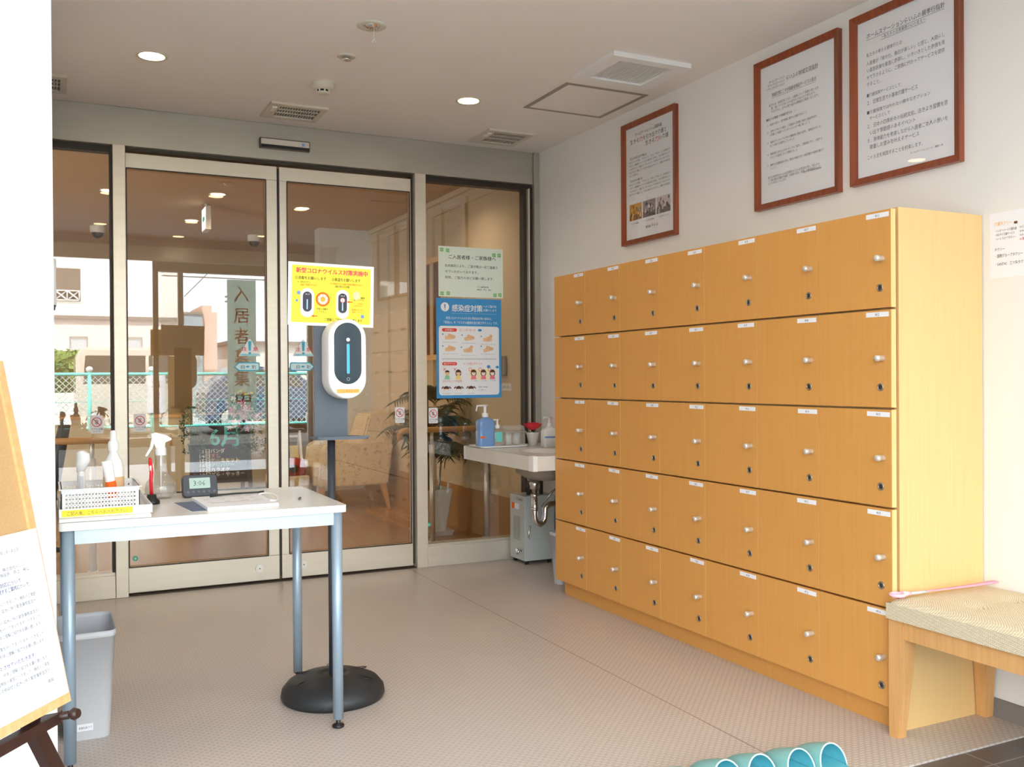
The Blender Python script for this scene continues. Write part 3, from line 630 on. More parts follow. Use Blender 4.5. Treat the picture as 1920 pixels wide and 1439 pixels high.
bm = BM(); add_text(bm, 'ご記入後、こちらへお入れ下さい。', .012, .004, .013, 0, .0007, .160, M=M, res=1); obj('handwriting', bm, M_inkg, y_)
# basket
bx0, bx1, by0, by1, bz0, bz1 = .035, .245, 3.03, 3.27, TZ+.0145, TZ+.086
t = thing('plastic_basket', 'white perforated plastic basket standing in the letter tray', 'basket', ((bx0+bx1)/2, (by0+by1)/2, bz0))
bm = BM(); th = .0025
def perf(bm, u0, u1, z0, z1, place, nx, nz, r=.0045):
    """wall panel with round holes: grid of cells, each a square with a disc cut out"""
    du, dz = (u1-u0)/nx, (z1-z0)/nz
    for i in range(nx):
        for j in range(nz):
            cu, cz = u0+(i+.5)*du, z0+(j+.5)*dz; n = 12
            inn = [(cu+r*cos(2*pi*(k+.5)/n), cz+r*sin(2*pi*(k+.5)/n)) for k in range(n)]; outp = []
            for k in range(n):
                a = 2*pi*(k+.5)/n; s = 1/max(abs(cos(a))/(du/2), abs(sin(a))/(dz/2)); outp.append((cu+s*cos(a), cz+s*sin(a)))
            for off in (0, 1):
                A = [bm.verts.new(place(u, z, off)) for u, z in inn]; B = [bm.verts.new(place(u, z, off)) for u, z in outp]
                for k in range(n): bm.faces.new((A[k], A[(k+1) % n], B[(k+1) % n], B[k]))
hz0, hz1 = bz0+.012, bz1-.012
for yy, s in ((by0, 1), (by1-th, 1)):
    perf(bm, bx0+.01, bx1-.01, hz0, hz1, lambda u, z, o, yy=yy: (u, yy+o*th, z), 22, 4, .0032)
    box(bm, bx0, bx1, yy, yy+th, bz0, hz0); box(bm, bx0, bx1, yy, yy+th, hz1, bz1); box(bm, bx0, bx0+.01, yy, yy+th, hz0, hz1); box(bm, bx1-.01, bx1, yy, yy+th, hz0, hz1)
for xx in (bx0, bx1-th):
    perf(bm, by0+.01, by1-.01, hz0, hz1, lambda u, z, o, xx=xx: (xx+o*th, u, z), 22, 4, .0032)
    box(bm, xx, xx+th, by0, by1, bz0, hz0); box(bm, xx, xx+th, by0, by1, hz1, bz1); box(bm, xx, xx+th, by0, by0+.01, hz0, hz1); box(bm, xx, xx+th, by1-.01, by1, hz0, hz1)
box(bm, bx0, bx1, by0, by1, bz0, bz0+.002); obj('basket_body', bm, M_white, t)
bm = BM()
for a in ((bx0-.005, bx1+.005, by0-.005, by0+.003), (bx0-.005, bx1+.005, by1-.003, by1+.005), (bx0-.005, bx0+.003, by0+.003, by1-.003), (bx1-.003, bx1+.005, by0+.003, by1-.003)): box(bm, a[0], a[1], a[2], a[3], bz1-.003, bz1)
obj('rim', bm, M_white, t)
# things in the basket
t = thing('spray_bottle', 'white trigger spray bottle with an orange band, standing in the basket', 'spray bottle', (.184, 3.19, bz0+.0025))
bm = BM(); lathe(bm, [(0, 0), (.028, .001), (.030, .01), (.030, .110), (.024, .135), (.013, .155), (.012, .168)], (0, 0, 0), 24); b_ = obj('bottle_body', bm, M_white, t, False)
bm = BM(); lathe(bm, [(.0305, .045), (.0305, .085)], (0, 0, 0), 24); obj('label_band', bm, mat('tan_label', (226, 186, 140), .6), b_, False)
bm = BM(); lathe(bm, [(.016, .165), (.016, .185), (.014, .192), (.010, .196), (.009, .222), (.007, .226), (0, .227)], (0, 0, 0), 20); obj('nozzle_cap', bm, M_white, t, False)
t = thing('thermometer', 'white handheld thermometer leaning at the left of the basket', 'thermometer', (.092, 3.18, bz0+.010))
bm = BM(); P = [[(x*s*.9, y*s, z) for x, y in circ(0, 0, 1, 14)] for s, z in ((.012, 0), (.013, .07), (.012, .10))]
loft(bm, P); loft(bm, [[(x*a+dx, y*.012, z+x*.3*a) for x, y in circ(0, 0, 1, 14)] for a, dx, z in ((.013, 0, .10), (.020, .006, .125), (.018, .006, .145), (.010, -.002, .158), (.004, -.003, .160))]); obj('casing', bm, M_white, t, False)
bm = BM(); box(bm, -.006, .006, -.0145, -.0115, .03, .085, 0, .002); obj('grip', bm, M_grey, t, False)
t = thing('squeeze_tube', 'white and orange squeeze tube leaning in the basket before the spray bottle', 'tube', (.182, 3.10, bz0+.0025))
t.rotation_euler = (0, radians(-9), 0); t.matrix_basis = Matrix.Translation((.182, 3.10, bz0+.0045)) @ Matrix.Rotation(radians(-9), 4, 'Y')
bm = BM(); loft(bm, [[(x*a, y*b2, z) for x, y in circ(0, 0, 1, 16)] for a, b2, z in ((.013, .010, 0), (.014, .012, .02), (.014, .010, .10), (.015, .004, .135), (.015, .001, .140))]); b_ = obj('tube_body', bm, M_white, t, False)
bm = BM(); loft(bm, [[(x*a, y*b2, z) for x, y in circ(0, 0, 1, 16)] for a, b2, z in ((.0144, .0124, .03), (.0144, .0112, .078))], cap=(False, False)); obj('orange_band', bm, M_org, b_, False)
t = thing('pen_stand', 'black pen stand holding a red ballpoint, on the table beside the letter tray', 'pen', (.302, 3.27, TZ))
bm = BM(); lathe(bm, [(0, 0), (.025, 0), (.025, .010), (.016, .018), (.014, .030), (.008, .032), (.007, .02), (0, .02)], (0, 0, 0), 28); obj('stand', bm, M_black, t, False)
bm = BM(); tube(bm, [(0, 0, .021), (-.002, 0, .075), (0, 0, .10), (-.004, 0, .140)], [.0055, .0055, .006, .0055], 14); lathe(bm, [(.005, .139), (.004, .148), (0, .150)], (-.004, 0, 0), 12); p_ = obj('red_pen', bm, mat('pen_red', (220, 32, 44), .3), t, False)
bm = BM(); tube(bm, [(-.0035, -.006, .108), (-.0035, -.006, .124)], .0032, 8); obj('clip', bm, M_white, p_, False)
# clear trigger sprayer
t = thing('clear_sprayer', 'clear round-bellied spray bottle with a white trigger head behind the pen stand', 'spray bottle', (.346, 3.42, TZ))
bm = BM(); lathe(bm, [(0, 0), (.035, 0), (.048, .012), (.052, .032), (.046, .055), (.028, .080), (.016, .105), (.013, .150)], (0, 0, 0), 32); obj('bottle_body', bm, M_clear, t, False)
bm = BM(); tube(bm, [(0, 0, .006), (0, 0, .15)], .0025, 8); obj('dip_tube', bm, M_white, t, False)
bm = BM(); lathe(bm, [(0, .006), (.034, .006), (.046, .016), (.049, .032), (.047, .042), (0, .042)], (0, 0, 0), 28); obj('liquid', bm, glassmat('liquid', (.90, .87, .82), 1.33, .02, .12), t, False)
bm = BM(); lathe(bm, [(.018, .145), (.018, .168), (.013, .172)], (0, 0, 0), 20); obj('collar', bm, M_white, t, False)
bm = BM(); prism(bm, [(-.016, 0), (.012, 0), (.014, .018), (.034, .026), (.034, .031), (.016, .042), (-.016, .052), (-.030, .048), (-.030, .038)], -.009, .009, 0, Matrix.Translation((0, 0, .170)) @ Matrix.Rotation(radians(90), 4, 'X')); obj('spray_head', bm, M_white, t, False)
bm = BM(); prism(bm, [(-.016, .034), (-.028, .036), (-.034, .004), (-.050, -.026), (-.044, -.028), (-.026, 0)], -.006, .006, 0, Matrix.Translation((0, 0, .170)) @ Matrix.Rotation(radians(90), 4, 'X')); obj('trigger', bm, M_white, t, False)
# digital clock
M = frameM((.412, 3.372, TZ+.003), (1, .05, 0), (-.012, .30, .95))
t = thing('digital_clock', 'black digital clock showing 3:06 on the white table', 'clock', M=M)
cw, ch_ = .114, .075
bm = BM(); prism(bm, rrect(0, cw, 0, ch_, .012), -.018, 0, 0, None, True); box(bm, .02, .1, .0, .02, -.040, -.018); obj('casing', bm, M_bloff, t, False)
bm = BM(); prism(bm, rrect(.003, cw-.003, .003, ch_-.003, .010), 0, .002); fc = obj('face', bm, mat('charcoal_face', (58, 62, 70), .3), t, False)
bm = BM(); prism(bm, rrect(0.022, cw-.024, .028, .064, .002), .002, .0026); scn = obj('display', bm, mat('lcd_screen', (172, 196, 186), .3), t, False)
bm = BM(); add_text(bm, '3:06', .034, .037, .026, 0, .003, .038, res=1); obj('digits', bm, M_inkg, scn, False)
bm = BM()
for k in range(6): prism(bm, circ(.016+.0172*k, .016, .0042 if k not in (0, 5) else .005, 12), .002, .0036)
obj('buttons', bm, M_dgrey, fc, False)
# form pad + sheets + band
t = thing('form_pad', 'stack of white printed forms on the table, in front of the clock', 'paper', (.545, 3.15, TZ))
M = frameM((.440, 3.010, TZ+.0005), (1, .03, 0), (-.03, 1, 0))
bm = BM(); prism(bm, [(0, 0), (.215, 0), (.215, .29), (0, .29)], 0, .010, 0, M); obj('paper_stack', bm, M_paper, t)
bm = BM(); prism(bm, [(.03, .1), (.19, .1), (.19, .10), (.03, .103)], .0104, .0105, 0, M)
for i in range(9): add_text(bm, ('氏名　　　　体温　　　入館時間　　連絡先' if i % 3 == 0 else '＿＿＿＿＿＿＿＿＿＿＿＿＿＿＿＿'), .02, .25-.022*i, .010, 0, .0105, .17, M=M, res=1)
obj('printed_form', bm, M_inkg, t)
s = sheet_thing('blue_leaflet', 'dark blue leaflet half under the stack of forms', 'leaflet', (.395, 3.02, TZ+.0002), (1, .10, 0), (-.10, 1, 0), .10, .24, mat('blue_leaflet', (92, 108, 140), .5), .0008)
t = thing('wristband_coil', 'clear plastic cord lying curled at the right end of the forms', 'cord', (.66, 3.16, TZ))
bm = BM(); tube(bm, [(.04*cos(a)-.02, .09*sin(a), .014+.004*sin(a*2)) for a in [radians(x) for x in range(-90, 100, 12)]], .003, 8); obj('cord', bm, M_white, t, False)
bm = BM(); tube(bm, [(.09, -.02, .004), (.098, .0, .004)], .004, 8); obj('end_bead', bm, M_inkg, t, False)
t = thing('black_pen', 'thin black cable-like pen lying on top of the form stack', 'pen', (.58, 3.28, TZ+.0108))
bm = BM(); tube(bm, [(-.095, -.012, .006), (-.06, -.01, .006), (0, .004, .006), (.06, .012, .005), (.085, .012, .005)], [.006, .0035, .003, .003, .005], 10); obj('barrel', bm, M_bloff, t, False)

for o in list(SC.objects):
    if o.parent is None and o.name.split('.')[0] in ('document_tray', 'plastic_basket', 'spray_bottle', 'thermometer', 'squeeze_tube', 'pen_stand', 'clear_sprayer', 'digital_clock', 'form_pad', 'blue_leaflet', 'wristband_coil', 'black_pen'):
        q_ = o.matrix_basis.translation; M_ = o.matrix_basis.copy(); M_.translation = Vector((q_.x*.9875+.0005, q_.y*.9875, q_.z)); o.matrix_basis = M_
# ------------------------------------------------------------------ waste bins
def bin_(label, x0, x1, y0, y1, h, rot=0, sticker='容器包装プラ'):
    cx, cy = (x0+x1)/2, (y0+y1)/2; t = thing('waste_bin', label, 'waste bin', (cx, cy, 0), rot, 'grey plastic waste bins')
    a, b2 = (x1-x0)/2, (y1-y0)/2; bm = BM()
    def rr_(k, z, d=0): return [(x, y, z) for x, y in rrect(-a*k+d, a*k-d, -b2*k+d, b2*k-d, .028)]
    loft(bm, [rr_(.80, 0), rr_(.80, .002), rr_(.985, h-.02), rr_(1.0, h-.02), rr_(1.015, h-.018), rr_(1.015, h), rr_(1.0, h), rr_(.97, h-.01), rr_(.97, h-.012), rr_(.78, .006)], cap=(True, True))
    bb = obj('bin_body', bm, M_grey, t, False)
    M = frameM((a*.5-.070, -b2*(.80+.185*.03/h)-.0012, .03), (1, 0, 0), (0, -.185*b2/h, 1)); bm = BM(); prism(bm, [(0, 0), (.045, 0), (.045, .022), (0, .022)], 0, .0006, 0, M)
    add_text(bm, sticker, .004, .007, .009, 1, .0009, .037, M=M, res=1); obj('sticker', bm, [M_paper, M_inkg], t, False)
    return t
bin_('light grey waste bin standing on the floor under the white table', .022, .185, 3.145, 3.42, .335)
bin_('grey waste bin squeezed between the lockers and the water heater', 2.412, 2.62, 4.385, 4.475, .28)

# ------------------------------------------------------------------ sanitiser stand
t = thing('sanitiser_stand', 'grey pole stand with an oval white automatic sanitiser dispenser and round black base', 'sanitiser stand', (.884, 3.22, 0))
bm = BM(); lathe(bm, [(0, 0), (.172, 0), (.178, .012), (.174, .034), (.156, .056), (.120, .072), (.060, .082), (.045, .083), (.044, .079), (.030, .079), (0, .079)], (0, 0, 0), 48); bs = obj('base', bm, M_bloff, t, False)
bm = BM()
for a in (20, 80, 140, 200, 260, 320):
    pts = [((.095+.05*cos(radians(q)))*cos(radians(a))-.012*sin(radians(q))*sin(radians(a)), (.095+.05*cos(radians(q)))*sin(radians(a))+.012*sin(radians(q))*cos(radians(a)), .0805-.010*(.5+.5*cos(radians(q)))) for q in range(0, 361, 40)]
    tube(bm, pts, .0016, 6)
obj('base_ribs', bm, M_black, bs, False)
bm = BM(); tube(bm, [(0, 0, .079), (0, 0, .902)], .0135, 20); obj('pole', bm, mat('grey_pole', (72, 76, 84), .35, .4), t, False)
bm = BM(); box(bm, -.055, .062, .010, .016, .902, 1.34); obj('back_plate', bm, M_dgrey, t, False)
bm = BM(); prism(bm, rrect(-.072, .108, -.10, .05, .02), .897, .902); box(bm, -.072, .108, -.10, -.097, .902, .908); obj('drip_shelf', bm, M_dgrey, t, False)
# dispenser: stadium shaped body
dcx, dz0, dz1, dw = .036, 1.034, 1.308, .134
def stad(k): r = dw/2*k; return [(dcx+r*cos(a), (dz1-dw/2)+r*sin(a)) for a in [radians(q) for q in range(0, 181, 12)]]+[(dcx+r*cos(a), (dz0+dw/2)+r*sin(a)) for a in [radians(q) for q in range(180, 361, 12)]]
bm = BM(); loft(bm, [[(x, y, z) for x, z in stad(k)] for k, y in ((.97, .010), (1, 0), (1, -.070), (.985, -.080), (.93, -.086))]); dis = obj('dispenser', bm, M_white, t, False)
def st2(k): r = .047*k; return [(dcx+r*cos(a), 1.247+r*sin(a)) for a in [radians(q) for q in range(0, 181, 12)]]+[(dcx+r*cos(a), 1.132+r*sin(a)) for a in [radians(q) for q in range(180, 361, 12)]]
bm = BM(); loft(bm, [[(x, y, z) for x, z in st2(k)] for k, y in ((1, -.084), (1, -.0885), (.96, -.090))]); obj('dark_panel', bm, mat('dark_glass_panel', (34, 46, 58), .12), dis, False)
Mx = Matrix.Rotation(radians(90), 4, 'X')
bm = BM(); prism(bm, rrect(dcx-.005, dcx+.005, 1.120, 1.222, .004), .0901, .0912, 0, Mx); obj('blue_gauge', bm, mat('blue_gauge', (70, 182, 226), .3), dis, False)
bm = BM(); prism(bm, circ(dcx, 1.236, .0062, 20), .0901, .0918, 0, Mx); obj('sensor_eye', bm, M_white, dis, False)
bm = BM(); ring(bm, dcx, 1.102, .0055, .0048, 0); bm.transform(Matrix.Translation((0, -.0903, 0)) @ Mx); obj('power_mark', bm, M_white, dis, False)
bm = BM(); prism(bm, rrect(dcx-.040, dcx+.040, 1.054, 1.068, .002), .0865, .0872, 0, Mx); M = Matrix.Translation((0, -.0876, 0)) @ Mx; add_text(bm, 'ここに手をかざす', dcx-.034, 1.057, .010, 1, 0, .068, M=M, res=1); obj('orange_strip', bm, [M_orgl, M_org], dis, False)
# yellow sign behind the dispenser
s = sheet_thing('sanitising_sign', 'yellow laminated sign with red heading standing behind the sanitiser dispenser', 'sign', (.737, 3.226, 1.289), (1, 0, -.012), (.028, 0, 1), .302, .216, M_paper, .0015)
bm = BM(); flat(bm, [(.012, .010), (.290, .010), (.290, .206), (.012, .206)], .0018); obj('yellow_field', bm, M_yel, s, False)
bm = BM()
add_text(bm, '新型コロナウイルス対策実施中', .026, .181, .020, 0, .0022, .252, bold=.05, res=1); obj('heading', bm, M_pink, s, False)
bm = BM()
for t_, x, y, sz, w_, mi in (('①消毒をお願いします', .022, .158, .013, .108, 0), ('②検温をお願いします', .150, .158, .013, .102, 0), ('※　手をかざすと', .032, .145, .008, .044, 0), ('自動で噴霧されます', .042, .136, .008, .056, 1), ('※①消毒をすると自動で検温が開始されます。', .146, .145, .008, .116, 1), ('画面に表示される数値', .163, .136, .008, .05, 0),
        ('手指の消毒を', .098, .055, .0085, .04, 0), ('して下さい。', .100, .045, .0085, .032, 0), ('ご理解とご協力をお願い致します', .125, .018, .012, .135, 0), ('機械', .255, .100, .008, .014, 0), ('に近づけて下さい', .225, .092, .008, .045, 0), ('３７．５度以上の', .226, .080, .007, .042, 1), ('方は声をかけて', .230, .072, .007, .034, 1), ('検温後はマスクを', .222, .058, .007, .042, 1), ('着用して下さい。', .224, .050, .007, .044, 1)):
    add_text(bm, t_, x, y, sz, mi, .0022, w_, bold=.01, res=1)
obj('instructions', bm, [M_ink, M_org], s, False)
bm = BM()
for cx in (.066, .190):
    flat(bm, rrect(cx-.023, cx+.023, .028, .128, .022), .0021, 0); flat(bm, rrect(cx-.0155, cx+.0155, .047, .116, .015), .0023, 1); flat(bm, rrect(cx-.0022, cx+.0022, .055, .090, .002), .0025, 2)
    add_text(bm, '36.5', cx-.007, .105, .006, 0, .0025, .014, res=1)
ring(bm, .120, .092, .0245, .0195, .0023, 3); flat(bm, circ(.120, .092, .0195), .0022, 0); ring(bm, .120, .092, .0195, .0170, .0024, 4); flat(bm, circ(.120, .092, .009), .0025, 4)
for k in range(8): a = 2*pi*k/8; stroke(bm, .120+.010*cos(a), .092+.010*sin(a), .120+.018*cos(a), .092+.018*sin(a), .0012, .0026, 3)
flat(bm, circ(.190, .092, .009), .0026, 0); ring(bm, .190, .092, .009, .0075, .0027, 5); add_text(bm, '2', .1862, .0878, .012, 5, .0028, bold=.03, res=1); add_text(bm, '①', .0595, .030, .013, 6, .0027, bold=0, res=1)
for x0, y0 in ((.080, .033), (.204, .087)): stroke(bm, x0+.006, y0, x0+.022, y0, .003, .0027, 3); flat(bm, [(x0, y0), (x0+.010, y0+.0045), (x0+.010, y0-.0045)], .0028, 3)
for x0, y0, r in ((.036, .111, .006), (.030, .084, .004), (.262, .038, .006)):
    flat(bm, circ(x0, y0, r), .0024, 7)
    for k in range(8): a = 2*pi*k/8; stroke(bm, x0, y0, x0+1.4*r*cos(a), y0+1.4*r*sin(a), .0012, .0025, 7)
flat(bm, circ(.240, .110, .012, 20, .015), .0023, 8)
obj('pictures', bm, [M_paper, mat('navy_print', (58, 56, 72), .6), mat('pale_blue_print', (170, 216, 236), .6), M_org, mat('amber_print', (255, 178, 60), .6), M_red, mat('faint_pink', (240, 190, 200), .7), M_lblue, mat('peach_print', (252, 218, 178), .7)], s, False)

# ------------------------------------------------------------------ bench, shoehorn, slippers
t = thing('bench', 'beech bench with a beige woven cushion against the right wall, next to the lockers', 'bench', (2.52, 1.5, 0))
BX0, BX1, BY0, BY1 = 2.300, 2.735, .62, 2.086
bm = BM()
box(bm, BX0+.008, BX0+.034, BY0+.05, BY1-.045, .305, .360); box(bm, BX1-.034, BX1-.008, BY0+.05, BY1-.045, .305, .360); box(bm, BX0+.034, BX1-.034, BY1-.040, BY1-.014, .305, .360); box(bm, BX0+.034, BX1-.034, BY0+.014, BY0+.040, .305, .360)
obj('apron', bm, M_bench, t)
for ix in (0, 1):
    for iy in (0, 1):
        x0, x1 = (BX0+.004, BX0+.060) if ix == 0 else (BX1-.060, BX1-.004); y0, y1 = (BY0+.002, BY0+.056) if iy == 0 else (BY1-.056, BY1-.002)
        tx0, tx1 = (x0, x0+.034) if ix == 0 else (x1-.034, x1); ty0, ty1 = (y0, y0+.034) if iy == 0 else (y1-.034, y1)
        bm = BM(); loft(bm, [[(tx0, ty0, 0), (tx1, ty0, 0), (tx1, ty1, 0), (tx0, ty1, 0)], [(x0, y0, .30), (x1, y0, .30), (x1, y1, .30), (x0, y1, .30)], [(x0, y0, .360), (x1, y0, .360), (x1, y1, .360), (x0, y1, .360)]], smooth=False)
        obj('leg', bm, M_bench, t)
def weave():
    m = bpy.data.materials.new('woven_beige_fabric'); m.use_nodes = True; nt = m.node_tree; b = nt.nodes['Principled BSDF']; L = nt.links.new
    tc = nt.nodes.new('ShaderNodeTexCoord'); wv = nt.nodes.new('ShaderNodeTexBrick'); sp = nt.nodes.new('ShaderNodeSeparateXYZ'); L(tc.outputs['Object'], sp.inputs[0])
    a1 = nt.nodes.new('ShaderNodeMath'); a1.operation = 'ADD'; L(sp.outputs[0], a1.inputs[0]); L(sp.outputs[1], a1.inputs[1])
    a2 = nt.nodes.new('ShaderNodeMath'); a2.operation = 'SUBTRACT'; L(sp.outputs[1], a2.inputs[0]); L(sp.outputs[0], a2.inputs[1]); a3 = nt.nodes.new('ShaderNodeMath'); a3.operation = 'MULTIPLY_ADD'; a3.inputs[1].default_value = .6; L(a2.outputs[0], a3.inputs[0]); L(sp.outputs[2], a3.inputs[2])
    cx_ = nt.nodes.new('ShaderNodeCombineXYZ'); L(a1.outputs[0], cx_.inputs[0]); L(a3.outputs[0], cx_.inputs[1]); L(cx_.outputs[0], wv.inputs['Vector'])
    wv.inputs['Scale'].default_value = 1; wv.inputs['Brick Width'].default_value = .012; wv.inputs['Row Height'].default_value = .005; wv.inputs['Mortar Size'].default_value = .0009
    wv.inputs['Color1'].default_value = rgb((234, 219, 192)); wv.inputs['Color2'].default_value = rgb((222, 207, 180)); wv.inputs['Mortar'].default_value = rgb((196, 181, 152))
    L(wv.outputs['Color'], b.inputs['Base Color']); b.inputs['Roughness'].default_value = .9; b.inputs['Specular IOR Level'].default_value = .2
    bp = nt.nodes.new('ShaderNodeBump'); bp.inputs['Strength'].default_value = .6; bp.inputs['Distance'].default_value = .002; L(wv.outputs['Fac'], bp.inputs['Height']); bp.invert = True; L(bp.outputs[0], b.inputs['Normal'])
    MATS['weave'] = m; return m
bm = BM(); nx, ny = 24, 72
gv = []
for j in range(ny+1):
    row = []
    for i in range(nx+1):
        u, v = i/nx, j/ny; x = BX0-.004+(BX1-BX0+.006)*u; y = BY0-.002+(BY1-BY0+.003)*v
        e = min(u, 1-u)*(BX1-BX0); f = min(v, 1-v)*(BY1-BY0); dd = min(e, f)
        z = .420-.012*math.exp(-(dd/.012)**2)+.006*(1-math.exp(-dd/.08))
        for cx in (BX0+.14, BX0+.30):
            for cy in [BY1-.20-.24*k for k in range(6)]:
                d2 = (x-cx)**2+(y-cy)**2; z -= .012*math.exp(-d2/.0007)+.004*math.exp(-abs(x-cx)/.006)*math.exp(-d2/.01)+.004*math.exp(-abs(y-cy)/.006)*math.exp(-d2/.01)
        row.append(bm.verts.new((x, y, z)))
    gv.append(row)
for j in range(ny):
    for i in range(nx): f = bm.faces.new((gv[j][i], gv[j][i+1], gv[j+1][i+1], gv[j+1][i])); f.smooth = True
border = gv[0][:]+[gv[j][nx] for j in range(1, ny+1)]+[gv[ny][i] for i in range(nx-1, -1, -1)]+[gv[j][0] for j in range(ny-1, 0, -1)]
low = [bm.verts.new((v.co.x, v.co.y, .3605)) for v in border]
for k in range(len(border)): f = bm.faces.new((border[k], low[k], low[(k+1) % len(low)], border[(k+1) % len(low)]))
bm.faces.new(low)
obj('cushion', bm, weave(), t)
t = thing('shoehorn', 'long pink shoehorn with a ring handle lying on the bench cushion', 'shoehorn', (2.32, 2.04, .425))
M = frameM((2.314, 2.060, .4290), (.99, -.115, .0), (.115, .99, 0))
bm = BM(); tube(bm, [(.019*cos(radians(a)), .019*sin(radians(a)), .006) for a in range(0, 361, 20)], .0055, 10, cap=False); tube(bm, [(.019, 0, .006), (.05, 0, .006)], [.010, .005], 10); bm.transform(M); obj('ring_handle', bm, mat('pale_pink_plastic', (246, 196, 212), .35), t)
bm = BM(); tube(bm, [(.048, 0, .006), (.115, 0, .006)], .0045, 10); bm.transform(M); obj('shaft', bm, M_grey, t)
bm = BM(); loft(bm, [[(x, y*w2, z0+(abs(y)**2)*h2-tt*.002) for y, tt in ((-1, 0), (-.5, 0), (0, 0), (.5, 0), (1, 0), (1, 1), (.5, 1), (0, 1), (-.5, 1), (-1, 1))] for x, w2, z0, h2 in ((.105, .006, .008, .001), (.16, .007, .007, .003), (.26, .009, .008, .004), (.36, .012, .010, .006), (.39, .010, .012, .006), (.40, .004, .013, .002))]); bm.transform(M); obj('blade', bm, mat('pink_plastic', (244, 176, 200), .35), t)
M_slip = mat('turquoise_vinyl', (132, 188, 186), .42); M_slin = mat('turquoise_lining', (96, 186, 200), .7, noise=.1, nscale=60); M_pipe = mat('pale_piping', (214, 240, 236), .5)
def slipper(label, x, y, rot, lean=0):
    t = thing('slipper', label, 'slipper', (x, y, 0.0), rot, 'turquoise vinyl slippers')
    L_, Wd = .245, .090                  # toe towards +x; sole x -.12 .. .125
    def sole(k=1): return [( (.5*L_)*cos(a)*k, (Wd/2)*(1+.10*cos(a))*sin(a)*k) for a in [2*pi*q/28 for q in range(28)]]
    bm = BM(); prism(bm, sole(), .001, .011, 0, None, True); obj('sole', bm, M_slip, t, False)
    bm = BM(); prism(bm, sole(.93), .0112, .0135, 0); obj('insole', bm, M_slin, t, False)
    bm = BM(); bi = BM(); n = 14; xs = [-.005, .012, .035, .06, .085, .105, .118]; hs = [.074, .070, .062, .053, .042, .028, .014]
    def sec(X, H, d):
        w2 = (Wd/2)*sqrt(max(0, 1-(X/(.5*L_+.003))**2))*1.08+.003-d
        return [(X-(.03 if X < 0 else 0)*(1-abs(cos(a)))*-1*0 - .022*(1-sin(a))*(1 if X < .01 else 0), w2*cos(a), .008+max(.003, H-.008-d)*abs(sin(a))**.8) for a in [pi*q/n for q in range(n+1)]]
    for b_, d, in ((bm, 0), (bi, .003)):
        R = [[b_.verts.new(p) for p in sec(X, H, d)] for X, H in zip(xs, hs)]
        for A, B in zip(R, R[1:]):
            for k in range(n): f = b_.faces.new((A[k], A[k+1], B[k+1], B[k])); f.smooth = True
    obj('upper', bm, M_slip, t, False); obj('lining', bi, M_slin, t, False)
    bm = BM(); tube(bm, sec(-.005, .074, .0015), .0022, 8); obj('piping', bm, M_pipe, t, False)
    return t
slipper('turquoise slipper nearest the bench, first of the row on the floor mat', 1.955, 1.987, radians(93))
slipper('turquoise slipper second from the bench in the row on the mat', 1.848, 1.998, radians(93))
slipper('turquoise slipper in the middle of the row on the mat', 1.727, 2.016, radians(93))
slipper('turquoise slipper fourth from the bench in the row on the mat', 1.620, 2.028, radians(93))
slipper('turquoise slipper farthest from the bench at the end of the row', 1.490, 2.035, radians(93))

# ------------------------------------------------------------------ sink corner
t = thing('wash_basin', 'small beige counter with a built-in wash basin and chrome drain trap in the corner', 'wash basin', (2.47, 4.7, 0))
SX0, SX1, SY0, SY1, SZ0, SZ1 = 2.205, XW-.002, 4.242, 5.13, .628, .704
bm = BM()
bcx, bcy, brx, bry = 2.44, 4.55, .13, .19; n = 32
outer = []
for k in range(n):
    a = 2*pi*(k+.5)/n; dx, dy = cos(a), sin(a)
    s = min(((SX1-bcx)/dx if dx > 0 else (SX0-bcx)/dx) if abs(dx) > 1e-6 else 9, ((SY1-bcy)/dy if dy > 0 else (SY0-bcy)/dy) if abs(dy) > 1e-6 else 9); outer.append((bcx+dx*s, bcy+dy*s))
top_o = [bm.verts.new((x, y, SZ1)) for x, y in outer]; R = [top_o]
for k_, z in ((1, SZ1), (.96, SZ1-.012), (.85, SZ1-.07), (.55, SZ1-.115), (.12, SZ1-.125)):
    R.append([bm.verts.new((bcx+brx*k_*cos(2*pi*(k+.5)/n), bcy+bry*k_*sin(2*pi*(k+.5)/n), z)) for k in range(n)])
for a, b in zip(R, R[1:]):
    for k in range(n): bm.faces.new((a[k], a[(k+1) % n], b[(k+1) % n], b[k])).smooth = a is not top_o
bm.faces.new(R[-1])
for cx, cy in ((SX0, SY0), (SX1, SY0), (SX1, SY1), (SX0, SY1)): pass
box(bm, SX0, SX0+.02, SY0, SY1, SZ0, SZ1-.001); box(bm, SX0+.02, SX1, SY0, SY0+.02, SZ0, SZ1-.001); box(bm, SX0+.02, SX1, SY1-.02, SY1, SZ0, SZ1-.001)
box(bm, SX0, SX0+.05, SY0, SY0+.05, SZ1-.003, SZ1+.0005); box(bm, SX1-.05, SX1, SY0, SY0+.05, SZ1-.003, SZ1); box(bm, SX0, SX0+.05, SY1-.05, SY1, SZ1-.003, SZ1+.0005)
obj('counter', bm, M_basin, t)
bm = BM(); box(bm, SX0-.002, SX0+.025, SY0-.002, SY0+.05, SZ0-.002, SZ1+.001, 0, .002); obj('corner_cap', bm, M_white, t); bm = BM(); box(bm, SX0-.002, SX0+.02, SY1-.02, SY1, SZ0, SZ1+.001, 0, .002); obj('corner_cap', bm, M_white, t)
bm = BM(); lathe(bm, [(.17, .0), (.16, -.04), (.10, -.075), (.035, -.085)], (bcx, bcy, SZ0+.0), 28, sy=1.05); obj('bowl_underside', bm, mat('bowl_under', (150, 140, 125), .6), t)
bm = BM(); px_, py_ = bcx-.068, bcy+.0
